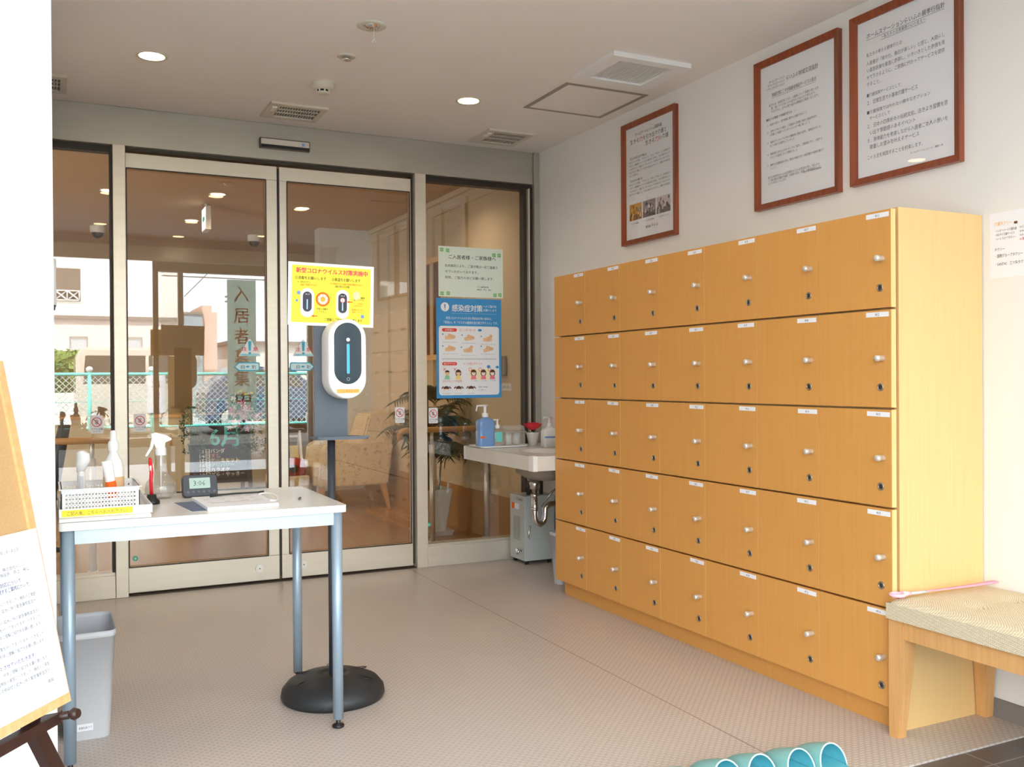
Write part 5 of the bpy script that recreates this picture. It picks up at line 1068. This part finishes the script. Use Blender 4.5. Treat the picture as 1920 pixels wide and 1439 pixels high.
for sx_, sy_, hh in stems:
    tube(bs_, [(sx_, sy_, .28), (sx_*1.3, sy_*1.2, hh*.55+.1), (sx_*1.6, sy_*1.4, hh)], [.009, .008, .006], 8)
    for q in range(12):
        a = rr.uniform(0, 2*pi); L_ = rr.uniform(.24, .40); el = rr.uniform(.5, 1.2); b0 = Vector((sx_*1.6, sy_*1.4, hh)); pts = []
        for i in range(9):
            f_ = i/8; r_ = L_*f_*cos(el)*1.0+L_*.25*f_*f_; z = L_*f_*sin(el)-.34*L_*1.6*f_*f_
            q_ = b0+Vector((r_*cos(a), r_*sin(a), z)); q_.x = max(-.20, min(q_.x, .20)); q_.y = max(-.24, q_.y); pts.append(q_)
        tube(bs_, pts, [.003-.0002*i for i in range(9)], 5)
        for i in range(1, 9):
            for sd in (-1, 1):
                for w_ in (0, .5):
                    p = pts[i].lerp(pts[i-1], w_); d_ = (pts[i]-pts[i-1]).normalized(); side = d_.cross(Vector((0, 0, 1))).normalized()*sd
                    tip = p+side*.10*(1-.5*abs(i/8-.4))+d_*.06+Vector((0, 0, -.045)); tip.x = max(-.26, min(tip.x, .27)); tip.y = max(-.28, tip.y); mid_ = p.lerp(tip, .45)+Vector((0, 0, .008)); wv = d_*.009
                    vs = [bl.verts.new(v) for v in (p, mid_+wv, tip, mid_-wv)]; bl.faces.new(vs)
obj('stems', bs_, mat('palm_stem', (120, 118, 74), .6), t, False); obj('fronds', bl, mat('palm_green', (62, 84, 48), .5), t, False)
# armchair, side towards the doors, facing left
def floral():
    m = bpy.data.materials.new('floral_upholstery'); m.use_nodes = True; nt = m.node_tree; b = nt.nodes['Principled BSDF']; L = nt.links.new
    tc = nt.nodes.new('ShaderNodeTexCoord'); v = nt.nodes.new('ShaderNodeTexVoronoi'); v.inputs['Scale'].default_value = 21; n = nt.nodes.new('ShaderNodeTexNoise'); n.inputs['Scale'].default_value = 38
    ad = nt.nodes.new('ShaderNodeMix'); ad.data_type = 'RGBA'; ad.blend_type = 'LINEAR_LIGHT'; ad.inputs[0].default_value = .06; L(tc.outputs['Object'], ad.inputs['A']); L(n.outputs['Color'], ad.inputs['B']); L(ad.outputs['Result'], v.inputs['Vector'])
    rp = nt.nodes.new('ShaderNodeValToRGB'); e = rp.color_ramp.elements; e[0].position = .20; e[0].color = rgb((156, 134, 98)); e[1].position = .30; e[1].color = rgb((214, 196, 160)); L(v.outputs['Distance'], rp.inputs[0]); L(rp.outputs[0], b.inputs['Base Color']); b.inputs['Roughness'].default_value = .85
    MATS['floral'] = m; return m
M_fl = floral()
t = thing('armchair', 'patterned beige armchair with tapered legs in the lobby, seen from its side', 'armchair', (2.33, 8.05, 0))
y0, y1 = 7.78, 8.36
MY = Matrix.Rotation(radians(90), 4, 'X')
side_p = [(-.30, .20), (.30, .20), (.35, .55), (.24, .56), (-.22, .56), (-.27, .52)]
for yy in (-.28, .20): bm = BM(); prism(bm, [(x, z) for x, z in side_p], -.04, .04, 0, Matrix.Translation((0, yy+.04, 0)) @ MY); bmesh.ops.bevel(bm, geom=list(bm.edges), offset=.012, segments=2, affect='EDGES'); obj('armrest', bm, M_fl, t, False)
bm = BM(); prism(bm, [(.10, .20), (.30, .20), (.41, .78), (.38, .81), (.16, .80), (.08, .52)], -.20, .20, 0, Matrix.Translation((0, .0, 0)) @ MY); bmesh.ops.bevel(bm, geom=list(bm.edges), offset=.015, segments=2, affect='EDGES'); obj('backrest', bm, M_fl, t, False)
bm = BM(); box(bm, -.33, .17, -.20, .20, .205, .38, 0, .02); obj('seat', bm, M_fl, t, False)
for x, y, dx in ((-.26, -.22, -.02), (-.26, .22, -.02), (.27, -.22, .05), (.27, .22, .05)):
    bm = BM(); loft(bm, [[(x+dx+a*.013, y+b_*.013, .0) for a, b_ in ((-1, -1), (1, -1), (1, 1), (-1, 1))], [(x+a*.024, y+b_*.024, .202) for a, b_ in ((-1, -1), (1, -1), (1, 1), (-1, 1))]], smooth=False); obj('leg', bm, M_bench, t, False)
# red handbag-like case in front of chair
t = thing('low_stool', 'low patterned stool with wooden legs before the armchair', 'stool', (1.82, 8.02, 0))
bm = BM(); box(bm, -.15, .15, -.18, .18, .21, .30, 0, .015); obj('seat', bm, M_fl, t, False)
for x in (-.12, .12):
    for y in (-.15, .15): bm = BM(); box(bm, x-.018, x+.018, y-.018, y+.018, 0, .211); obj('leg', bm, M_bench, t, False)
t = thing('red_case', 'red case with a black knob resting on the low stool', 'case', (1.82, 8.02, .301))
bm = BM(); loft(bm, [[(x*k, y*k, z) for x, y in rrect(-.13, .13, -.15, .15, .04)] for k, z in ((.95, 0), (1, .02), (1, .09), (.85, .13), (.7, .135))]); obj('case_body', bm, mat('case_red', (168, 40, 36), .3), t, False)
bm = BM(); tube(bm, [(.02, -.150, .06), (.02, -.175, .06)], .035, 18); obj('knob', bm, M_black, t, False)
# magazine rack
t = thing('magazine_rack', 'white leaning magazine rack with brochures behind the stile of the sliding doors', 'rack', (1.99, 8.85, 0))
bm = BM()
for x in (-.14, .14):
    for a, b_ in (((x, -.16, 0), (x, .02, .62)), ((x, .18, 0), (x, .02, .62))): bar(bm, a, b_, .022, .022, Vector((1, 0, 0)))
for z in (.12, .34, .56): box(bm, -.14, .14, -.12+.28*z, -.10+.28*z, z, z+.02)
obj('rack_frame', bm, M_white, t, False)
rr = random.Random(2)
for z in (.13, .35):
    for k in range(3):
        bm = BM(); x = -.10+.09*k; c_ = rr.choice([(206, 120, 90), (120, 160, 170), (220, 200, 120), (190, 90, 120), (100, 140, 110)]); M5 = Matrix.Translation((x, -.125+.28*z, z+.02)) @ Matrix.Rotation(radians(-16), 4, 'X'); prism(bm, [(-.038, -.003), (.038, -.003), (.038, .003), (-.038, .003)], 0, .12, 0, M5)
        obj('brochure', bm, mat('brochure_%d_%d' % (int(z*100), k), c_, .6), t, False)
# menu board with flowers
t = thing('menu_board', 'black chalk menu board headed 6月, trimmed with pink and white flowers', 'menu board', (1.37, 8.62, 0))
bm = BM(); Mb = Matrix.Rotation(radians(-6), 4, 'X')
for x in (-.24, .24): bar(bm, (x*1.05, -.06, 0), (x*.98, .02, .80), .035, .022, Vector((1, 0, 0)))
for x in (-.22, .22): bar(bm, (x, .20, 0), (x, .035, .78), .03, .02, Vector((1, 0, 0)))
box(bm, -.24, .24, -.055, -.035, .20, .235); box(bm, -.235, .235, .0, .02, .765, .80); obj('stand', bm, M_wenge, t, False)
bm = BM(); MB_ = frameM((-.225, -.050, .235), (1, 0, 0), (0, .11, 1)); prism(bm, [(0, 0), (.45, 0), (.45, .53), (0, .53)], -.012, 0, 0, MB_); bd = obj('chalk_panel', bm, mat('chalkboard', (44, 40, 46), .6), t, False)
bm = BM(); add_text(bm, '6月', .13, .30, .20, 0, .001, .24, bold=.04, M=MB_)
for i, (a, b_, m1) in enumerate((('11日', 'パンダ', 1), ('14日', 'すし', 2), ('15日', 'ケーキセット', 3), ('16日', 'デリバリー', 4), ('17日', 'カラオケ', 1), ('18日', 'どら・やっきー', 1))):
    add_text(bm, a, .035, .232-.041*i, .042, 1, .001, .085, bold=.03, M=MB_, res=1); add_text(bm, b_, .135, .232-.041*i, .042, m1, .001, .04*len(b_), bold=.02, M=MB_, res=1)
obj('chalk_writing', bm, [mat('chalk_turquoise', (92, 200, 205), .8), mat('chalk_white', (236, 234, 226), .8), mat('chalk_orange', (236, 140, 70), .8), mat('chalk_yellow', (240, 210, 70), .8), mat('chalk_green', (80, 190, 140), .8)], bd, False)
rr = random.Random(9)
def blossoms(n, fx, fz, size, name, mtl, leafy=False):
    bm = BM()
    for k in range(n):
        x, z = fx(rr), fz(rr); c_ = Vector((x, -.075+rr.uniform(-.02, .03), z)); Mq = Matrix.Translation(c_) @ Matrix.Rotation(rr.uniform(0, 6), 4, 'Y') @ Matrix.Rotation(rr.uniform(-.6, .6), 4, 'X')
        for j in range(5 if not leafy else 3):
            a = 2*pi*j/5; s_ = size*rr.uniform(.7, 1.1)
            P_ = [Mq @ Vector(v) for v in ((0, 0, 0), (s_*cos(a-.35), -s_*.25, s_*sin(a-.35)), (s_*1.35*cos(a), -s_*.1, s_*1.35*sin(a)), (s_*cos(a+.35), -s_*.25, s_*sin(a+.35)))]
            bm.faces.new([bm.verts.new(v) for v in P_])
    o = obj(name, bm, mtl, t, False); o['kind'] = 'stuff'; return o
blossoms(46, lambda r: r.uniform(.06, .32), lambda r: r.gauss(.79, .055), .021, 'pale_blossoms', mat('blossom_pale', (232, 200, 216), .7))
blossoms(10, lambda r: r.uniform(.08, .28), lambda r: r.gauss(.79, .05), .024, 'pink_blossoms', mat('blossom_pink', (204, 84, 160), .7))
blossoms(34, lambda r: r.gauss(.31, .025), lambda r: r.uniform(.42, .72), .018, 'trailing_blossoms', mat('blossom_white', (226, 222, 220), .7))
blossoms(150, lambda r: r.choice((r.gauss(-.25, .045), r.gauss(-.25, .045), r.uniform(-.2, .3), r.gauss(.31, .04))), lambda r: r.uniform(.46, .87), .026, 'leaves', mat('garland_green', (58, 86, 58), .6), True)
# reception counter
t = thing('reception_counter', 'long beige reception counter with a wooden top across the back of the lobby', 'counter', (.4, 9.35, 0))
bm = BM(); box(bm, -3.1, 1.98, 9.34, 9.85, .06, .755); obj('counter_body', bm, mat('counter_beige', (206, 192, 158), .6), t)
bm = BM(); box(bm, -3.1, 2.02, 9.31, 9.88, .7555, .785, 0, .004); obj('countertop', bm, M_rail, t)
bm = BM(); box(bm, -3.1, 1.97, 9.37, 9.80, 0, .06); obj('toe_kick', bm, M_dark, t)
for x in (.62, 1.02): bm = BM(); box(bm, x, x+.02, 9.325, 9.339, .50, .60, 0, .003); obj('pull_handle', bm, M_rail, t)
t = thing('desk_phone', 'small black holder on the reception counter', 'holder', (1.52, 9.5, .786)); bm = BM(); loft(bm, [[(x*k, y*k, z) for x, y in rrect(-.045, .045, -.04, .04, .01)] for k, z in ((1, 0), (1, .03), (.6, .10), (.5, .12))]); obj('casing', bm, M_black, t, False)
t = thing('counter_plant', 'low leafy plant with yellow flowers at the end of the reception counter', 'plant', (1.78, 9.5, .786))
bm = BM(); lathe(bm, [(0, 0), (.10, 0), (.12, .06), (.11, .06), (0, .05)], (0, 0, 0), 20, sy=.7); obj('planter_bowl', bm, mat('bowl_brown', (96, 66, 48), .6), t, False)
rr = random.Random(4)
def tuft(n, zr, size, name, mtl, xr=(-.16, .14)):
    bm = BM()
    for k in range(n):
        c_ = Vector((rr.uniform(*xr), rr.uniform(-.08, .08), rr.uniform(*zr))); a, b_ = rr.uniform(0, 6.3), rr.uniform(-.9, .9); d_ = Vector((cos(a), sin(a), b_)).normalized()*size; w_ = d_.orthogonal().normalized()*size*.35
        bm.faces.new([bm.verts.new(v) for v in (c_-d_*.5, c_+w_, c_+d_*.5, c_-w_)])
    o = obj(name, bm, mtl, t, False); o['kind'] = 'stuff'
tuft(130, (.06, .17), .05, 'leaves', mat('garland_green', (58, 86, 58), .6)); tuft(26, (.15, .21), .03, 'yellow_flowers', mat('flower_yellow', (236, 208, 60), .6), (-.10, .04))
# picture on lobby wall, intercom, exit sign, cameras
t = thing('flower_picture', 'wooden-framed picture of red flowers on the lobby wall', 'picture', (XW, 6.93, 1.25))
bm = BM()
for a in ((6.70, 6.74, 1.25, 2.05), (7.12, 7.16, 1.25, 2.05), (6.74, 7.12, 1.25, 1.29), (6.74, 7.12, 2.01, 2.05)): box(bm, XW-.03, XW-.001, a[0], a[1], a[2], a[3])
obj('frame', bm, M_pine, t); bm = BM(); box(bm, XW-.016, XW-.002, 6.74, 7.12, 1.29, 2.01); obj('picture', bm, mat('painted_flowers', (120, 60, 50), .6, noise=.7, nscale=14), t)
t = thing('lobby_intercom', 'brushed steel intercom panel on the lobby wall with a paper label beneath', 'intercom', (XW, 5.69, 1.12))
bm = BM(); box(bm, XW-.03, XW-.001, 5.64, 5.74, 1.122, 1.25, 0, .004); obj('panel', bm, M_steel, t)
bm = BM(); box(bm, XW-.002, XW-.0005, 5.58, 5.76, 1.02, 1.07); Mq = frameM((XW-.0023, 5.755, 1.033), (0, -1, 0), (0, 0, 1)); add_text(bm, 'インターホン', .01, 0, .026, 1, 0, .15, bold=.03, M=Mq, res=1); obj('paper_label', bm, [M_paper, M_ink], t)
t = thing('exit_sign', 'hanging illuminated green arrow exit sign under the lobby ceiling', 'exit sign', (1.137, 7.745, CH))
M_exit = emis('exit_white', (232, 244, 255), 2.2); M_exg = emis('exit_green', (20, 150, 110), 1.0)
bm = BM(); box(bm, -.018, .022, -.105, .105, -.215, -.03, 0, .003); tube(bm, [(0, 0, -.03), (0, 0, 0)], .012, 12); obj('housing', bm, M_offw, t, False)
Mq = frameM((-.0185, .095, -.205), (0, -1, 0), (0, 0, 1)); bm = BM(); prism(bm, [(0, 0), (.19, 0), (.19, .165), (0, .165)], 0, .001, 0, Mq); pn = obj('light_panel', bm, M_exit, t, False)
bm = BM(); stroke(bm, .15, .082, .08, .082, .034, .0015); flat(bm, [(.03, .082), (.09, .130), (.09, .034)], .0016); bm.transform(Mq); obj('arrow', bm, M_exg, pn, False)
for x, y, l_ in ((1.80, 9.25, 'dome camera under the lobby ceiling seen through the left sliding door'), (.42, 9.25, 'dome camera under the lobby ceiling seen beyond the narrow left pane')):
    t = thing('dome_camera', l_, 'camera', (x, y, CH), 0, 'lobby dome cameras')
    bm = BM(); lathe(bm, [(.065, 0), (.065, -.05), (.055, -.062)], (0, 0, 0), 24); obj('housing', bm, M_offw, t, False); bm = BM(); lathe(bm, [(.052, -.060), (.045, -.085), (.025, -.105), (0, -.110)], (0, 0, 0), 24); obj('dome', bm, M_black, t, False)

# ------------------------------------------------------------------ entrance notices and the street outside (seen mirrored)
yo = YO+.0045
s = sheet_thing('vertical_banner', 'tall pale translucent banner with faint red characters on the entrance glass', 'banner', (2.112, yo, .66), (-1, 0, 0), (0, 0, 1), .312, 1.56, translucent('banner_cloth', (205, 222, 216), .85), .001)
bm = BM()
for i, c_ in enumerate('入居者募集中'): add_text(bm, c_, .07, 1.33-.235*i, .19, 0, .0013, .16, bold=.03, res=1)
bm.transform(Matrix.Translation((.312, 0, 0)) @ Matrix.Diagonal((-1, 1, 1, 1))); obj('characters', bm, translucent('banner_red', (226, 180, 170), .85), s, False)
s = sheet_thing('brown_notice', 'wide brown paper board taped across the entrance glass', 'notice', (1.432, yo+.031, 1.37), (-1, 0, 0), (0, 0, 1), .435, .28, translucent('kraft_board', (200, 172, 130), .75), .003)
s = sheet_thing('brown_notice', 'tall brown paper sheet hanging under the wide board on the entrance glass', 'notice', (1.42, yo+.031, .62), (-1, 0, 0), (0, 0, 1), .25, .745, translucent('kraft_sheet', (206, 184, 148), .75), .002)
t = thing('vinyl_curtain', 'clear vinyl sheet hanging in the entrance in gathered folds', 'curtain', (1.6, YO+.12, 2.27))
bm = BM(); rows_ = []; rr = random.Random(8)
for j in range(22):
    z = 2.26-1.55*j/21; rows_.append([bm.verts.new((1.10+1.15*i/70, YO+.10+.012*sin(i*.9+.3*sin(i*.31))*(.4+.6*(1-j/21))+.006*sin(i*.27+j*.12)+(.010*rr.uniform(-1, 1) if j < 2 else 0), z)) for i in range(71)])
for A, B in zip(rows_, rows_[1:]):
    for i in range(70): f = bm.faces.new((A[i], A[i+1], B[i+1], B[i])); f.smooth = True
obj('vinyl_sheet', bm, M_vinyl, t)
bm = BM(); tube(bm, [(1.08, YO+.10, 2.268), (2.28, YO+.10, 2.268)], .008, 8); obj('curtain_rod', bm, M_white, t)
# ground
bm = BM(); box(bm, -12, 14, -2.95, YO-.1, -.05, -.006); struct('floor', bm, M_ptile)
bm = BM(); box(bm, -40, 40, -14.2, -2.95, -.08, -.02); struct('floor', bm, mat('asphalt', (72, 71, 70), .9, noise=.15, nscale=3))
bm = BM(); box(bm, -40, 40, -60, -14.2, -.08, -.02); struct('floor', bm, mat('pale_road', (172, 171, 170), .9, noise=.1, nscale=3))
# own building outside: facade above and beside the entrance, so that the porch has its shade
bm = BM(); box(bm, -9, -1.35, YO-.1, YO+.1, -.03, 9.6); box(bm, XW+.15, 12, YO-.1, YO+.1, -.03, 9.6); box(bm, -1.35, XW+.15, YO-.1, YO+.1, 2.75, 9.6); box(bm, -9, 12, YO+.1, LY+.2, 9.3, 9.6); struct('wall_front', bm, M_wall)
# fence
t = thing('mesh_fence', 'turquoise chain-link fence with white ball finials along the street', 'fence', (1.0, -7, 0)); FY = -7.0
bm = BM(); tube(bm, [(-4, FY, 1.22), (7, FY, 1.22)], .028, 10); tube(bm, [(-4, FY, .31), (7, FY, .31)], .024, 10); tube(bm, [(-4, FY, .75), (7, FY, .75)], .006, 6); obj('rails', bm, mat('fence_turquoise', (110, 214, 204), .4), t)
for x in [.645+.983*k for k in range(-4, 7) if k != 2]:
    bm = BM(); tube(bm, [(x, FY, -.02), (x, FY, 1.27)], .030, 10); p_ = obj('post', bm, MATS['fence_turquoise'], t); bm = BM(); lathe(bm, [(.02, -.02), (.042, 0), (.058, .03), (.042, .07), (0, .085)], (x, FY, 1.27), 14); obj('finial', bm, M_white, p_)
bm = BM(); zt_, zb_ = 1.20, .33; hgt = zt_-zb_; x = -4.0
while x < 7:
    for sg in (1, -1):
        xa, xb_ = (x, x+hgt) if sg > 0 else (x+hgt, x)
        n_ = 1; a = Vector((xa, FY, zb_)); b_ = Vector((xb_, FY, zt_)); w_ = Vector((0.0085, 0, 0)); d_ = Vector((0, .006, 0))
        lo = [bm.verts.new(a+q) for q in (-w_, d_, w_, -d_)]; hi = [bm.verts.new(b_+q) for q in (-w_, d_, w_, -d_)]
        for i in range(4): bm.faces.new((lo[i], lo[(i+1) % 4], hi[(i+1) % 4], hi[i]))
    x += .10
obj('wire_mesh', bm, mat('mesh_wire', (226, 246, 242), .5), t)
t = thing('parking_sign', 'small white sign plate fixed to the street fence', 'sign', (1.75, -6.95, .6)); bm = BM(); box(bm, 1.55, 1.85, -6.955, -6.945, .55, 1.2); obj('plate', bm, M_paper, t)
Mq = frameM((1.84, -6.944, .6), (-1, 0, 0), (0, 0, 1)); bm = BM(); ring(bm, .14, .28, .05, .038, .002, 1); add_text(bm, '止', .06, .40, .17, 0, .002, .15, res=1); bm.transform(Mq); obj('marks', bm, [M_ink, M_red], t)
# vehicles
def car(label, name, x0, x1, yc, prof, glass_pts, col, ww):
    t = thing(name, label, 'car', ((x0+x1)/2, yc, 0)); L_ = x1-x0
    MYv = Matrix.Translation((x0, yc, 0)) @ Matrix.Rotation(radians(90), 4, 'X')
    bm = BM(); prism(bm, [(a*L_, z) for a, z in prof], -ww/2, ww/2, 0, MYv); bmesh.ops.bevel(bm, geom=list(bm.edges), offset=.05, segments=3, affect='EDGES'); obj('car_body', bm, mat(name+'_paint', col, .3, coat=.5), t)
    for pts in glass_pts:
        for s_ in (-1, 1): bm = BM(); prism(bm, [(a*L_, z) for a, z in pts], s_*ww/2-.004, s_*ww/2+.006, 0, MYv); obj('side_window', bm, mat('car_glass', (92, 86, 80), .08), t)
    for a in (.18, .82):
        for s_ in (-1, 1): bm = BM(); Mw = Matrix.Translation((x0+a*L_, yc+s_*(ww/2-.10), .31)) @ Matrix.Rotation(radians(90), 4, 'X'); lathe(bm, [(0, -.10), (.22, -.10), (.31, -.08), (.31, .08), (.22, .10), (0, .10)], (0, 0, 0), 28); bm.transform(Mw); w_ = obj('wheel', bm, M_rubber, t); bm = BM(); lathe(bm, [(0, -.112), (.16, -.112), (.20, -.101)], (0, 0, 0), 20); lathe(bm, [(0, .112), (.16, .112), (.20, .101)], (0, 0, 0), 20); bm.transform(Mw); obj('wheel_rim', bm, M_nickel, w_)
    return t
car('boxy pale minivan parked beyond the turquoise fence', 'minivan', .50, 2.62, -10.3, [(0, .25), (1, .25), (1, .85), (.94, 1.0), (.86, 1.66), (.80, 1.76), (.06, 1.76), (.0, 1.62)], [[(.62, 1.05), (.86, 1.05), (.80, 1.60), (.62, 1.60)], [(.34, 1.05), (.59, 1.05), (.59, 1.60), (.34, 1.60)], [(.06, 1.05), (.31, 1.05), (.31, 1.60), (.08, 1.60)]], (206, 196, 184), 1.6)
car('dark blue hatchback parked beyond the fence past the minivan', 'hatchback', 2.9, 5.6, -10.3, [(0, .25), (1, .25), (1, .75), (.80, .95), (.66, 1.36), (.22, 1.40), (.04, 1.0), (0, .8)], [[(.46, .98), (.74, .95), (.64, 1.30), (.46, 1.33)], [(.12, .98), (.43, .98), (.43, 1.33), (.24, 1.33)]], (60, 84, 120), 1.6)
# hedge and shrub
def bush(name, label, x0, x1, y0, y1, z1, col, sd):
    t = thing(name, label, 'hedge', ((x0+x1)/2, (y0+y1)/2, 0)); rr = random.Random(sd); bm = BM(); bmesh.ops.create_cube(bm, size=1); bmesh.ops.subdivide_edges(bm, edges=list(bm.edges), cuts=9, use_grid_fill=True)
    for v in bm.verts:
        v.co = Vector((v.co.x*(x1-x0), v.co.y*(y1-y0), (v.co.z+.5)*z1)); r_ = Vector((rr.uniform(-.07, .07), rr.uniform(-.07, .07), rr.uniform(-.07, .07)*(v.co.z > .1))); v.co += r_
    obj('foliage_core', bm, mat(name+'_core', col, .9, noise=.5, nscale=9, bump=1, bscale=30), t, False)
    bm = BM(); n_ = 2600
    for k in range(n_):
        f_ = rr.random(); x, z = rr.uniform(x0, x1)-(x0+x1)/2, rr.uniform(.02, z1); y = (y1-y0)/2+rr.uniform(-.03, .09)
        if f_ > .8: z = z1+rr.uniform(-.03, .08); y = rr.uniform(-(y1-y0)/2, (y1-y0)/2)
        a, b_ = rr.uniform(0, 6.3), rr.uniform(-1, 1); d_ = Vector((cos(a), sin(a), b_)).normalized()*.045; w_ = d_.orthogonal().normalized()*.02; c_ = Vector((x, y, z))
        bm.faces.new([bm.verts.new(v) for v in (c_-d_, c_+w_, c_+d_, c_-w_)])
    o = obj('leaves', bm, mat(name+'_leaf', tuple(min(255, int(c*1.15)) for c in col), .6), t, False); o['kind'] = 'stuff'; return t
bush('clipped_hedge', 'bright green clipped hedge across the street', -3.0, 1.05, -17.2, -16.6, 1.86, (120, 150, 80), 1)
bush('round_shrub', 'darker green shrub in front of the clipped hedge', -.9, .44, -16.4, -15.9, 1.52, (70, 110, 60), 2)
bm = BM(); box(bm, -6, 1.2, -15.7, -15.5, -.02, .82); o_ = obj('road_stand_in', bm, mat('white_block', (226, 224, 220), .8)); tag(o_, 'low white block standing in for the bright road below the clipped hedge', 'wall')  # added block standing in for the white road below the hedge
# house opposite: upper white storey, band, lower pale storey, windows
S_ = 1.303; HYY = -24.0
def H(x): return x*S_
def Z(z): return 1.1+(z-1.1)*S_
t = thing('white_house', 'pale two-storey house across the street with a dark band between its storeys', 'house', (0, HYY-2, 0))
bm = BM(); box(bm, H(-5), H(3.25), HYY-4, HYY, Z(2.77), Z(4.9)); obj('upper_wall', bm, mat('house_white', (244, 240, 232), .8), t)
bm = BM(); box(bm, H(-5), H(3.25), HYY-4, HYY+.001, 0, Z(2.68)); obj('lower_wall', bm, mat('house_pink', (224, 208, 200), .8), t)
bm = BM(); box(bm, H(-5), H(3.26), HYY-4, HYY+.12, Z(2.68), Z(2.77)); obj('band', bm, mat('band_grey', (128, 118, 110), .7), t)
bm = BM(); box(bm, H(.22), H(.79), HYY-.3, HYY+.004, Z(3.14), Z(3.97)); b_ = obj('balcony_opening', bm, mat('opening_grey', (110, 100, 90), .8), t)
bm = BM(); zr0, zr1 = Z(3.16), Z(3.40)
for z in (zr0, zr1): tube(bm, [(H(.2), HYY+.05, z), (H(.77), HYY+.05, z)], .025, 6)
for xa in (.20, .48, .76): tube(bm, [(H(xa), HYY+.05, zr0), (H(xa), HYY+.05, zr1)], .022, 6)
for xa, xb_ in ((.20, .48), (.48, .76)): tube(bm, [(H(xa), HYY+.05, zr0), (H(xb_), HYY+.05, zr1)], .016, 6); tube(bm, [(H(xa), HYY+.06, zr1), (H(xb_), HYY+.06, zr0)], .030, 6)
obj('balcony_rail', bm, M_white, b_)
for a, b2 in ((.52, .95), (1.75, 2.25)): bm = BM(); box(bm, H(a), H(b2), HYY-.2, HYY+.02, Z(1.80), Z(2.25)); w_ = obj('window', bm, mat('shutter_grey', (150, 148, 142), .5), t); bm = BM(); box(bm, H(a)+.05, H(b2)-.05, HYY+.021, HYY+.03, Z(1.86), Z(2.16)); obj('pane', bm, mat('window_grey', (176, 182, 186), .2), w_)
bm = BM(); box(bm, H(-5), H(3.2), HYY+.002, HYY+.05, 0, Z(1.78)); obj('base_wall', bm, mat('base_grey', (148, 142, 130), .8), t)
t = thing('grey_building', 'small grey-blue metal-clad building beside the pale house', 'building', (H(3.57), HYY-1, 0))
bm = BM(); box(bm, H(3.28), H(3.74), HYY-3, HYY+.2, 0, Z(2.86)); obj('wall', bm, mat('metal_clad', (150, 164, 172), .5, .2), t); bm = BM(); box(bm, H(3.26), H(3.76), HYY-3, HYY+.25, Z(2.86), Z(2.92)); obj('roof', bm, MATS['band_grey'], t)
bm = BM(); box(bm, H(3.4), H(3.66), HYY+.2, HYY+.23, Z(1.5), Z(2.05)); obj('window', bm, MATS['shutter_grey'], t)
t = thing('pink_tower', 'narrow pinkish tower block behind the grey building', 'building', (H(3.95), HYY-1, 0))
bm = BM(); box(bm, H(3.76), H(4.0), HYY-3, HYY, 0, Z(3.12)); box(bm, H(4.0), H(4.14), HYY-3, HYY, 0, Z(2.94)); obj('wall', bm, mat('tower_pink', (222, 186, 170), .8), t)
t = thing('utility_pole', 'slim utility pole with crossarms carrying wires over the street', 'utility pole', (H(4.22), HYY+2, 0))
bm = BM(); tube(bm, [(H(4.22), HYY+2, 0), (H(4.22), HYY+2, Z(3.3))], .07, 10); obj('pole', bm, mat('pole_grey', (176, 174, 168), .8), t)
bm = BM()
for z in (3.1, 3.22): box(bm, H(4.1), H(4.36), HYY+1.95, HYY+2.05, Z(z), Z(z)+.05)
obj('crossarm', bm, MATS['band_grey'], t); bm = BM(); tube(bm, [(H(2.6), HYY+2, Z(3.72)), (H(6), HYY+2, Z(3.70))], .018, 5); tube(bm, [(H(3.1), HYY+2, Z(3.2)), (H(3.9), HYY+2, Z(4.05)), (H(4.1), HYY+2, Z(4.2))], .012, 5); obj('wires', bm, M_bloff, t)
t = thing('far_house', 'white house with a grey roof line at the far side of the street', 'house', (H(5.6), HYY-3, 0))
bm = BM(); box(bm, H(4.6), H(7.5), HYY-6, HYY-1, 0, Z(2.1)); obj('wall', bm, MATS['house_white'], t); bm = BM(); box(bm, H(4.5), H(7.6), HYY-6.1, HYY-.8, Z(2.1), Z(2.2)); obj('roof', bm, MATS['band_grey'], t)

# black office chair at the left of the lobby
t = thing('office_chair', 'black office chair half hidden by the left partition, beyond the narrow pane', 'chair', (-.05, 6.45, 0))
bm = BM(); loft(bm, [[(x_*k+.09+dx, y_*k2, z) for x_, y_ in rrect(-.03, .03, -.22, .22, .028)] for k, k2, dx, z in ((.8, .8, -.02, .42), (1, 1, .0, .50), (1.1, 1.0, .03, .70), (1, .9, .055, .83), (.6, .6, .06, .865))]); obj('backrest', bm, M_bloff, t, False)
bm = BM(); prism(bm, rrect(-.32, .10, -.22, .22, .06), .40, .47, 0, None, True); obj('seat', bm, M_bloff, t, False)
bm = BM(); tube(bm, [(-.1, 0, .06), (-.1, 0, .40)], .03, 14)
for k in range(5): a = 2*pi*k/5; tube(bm, [(-.1, 0, .09), (-.1+.26*cos(a), .26*sin(a), .055)], [.022, .014], 8); lathe(bm, [(0, -.025), (.022, -.02), (.025, 0), (.022, .02), (0, .025)], (-.1+.26*cos(a), .26*sin(a), .026), 12)
obj('base', bm, M_black, t, False)
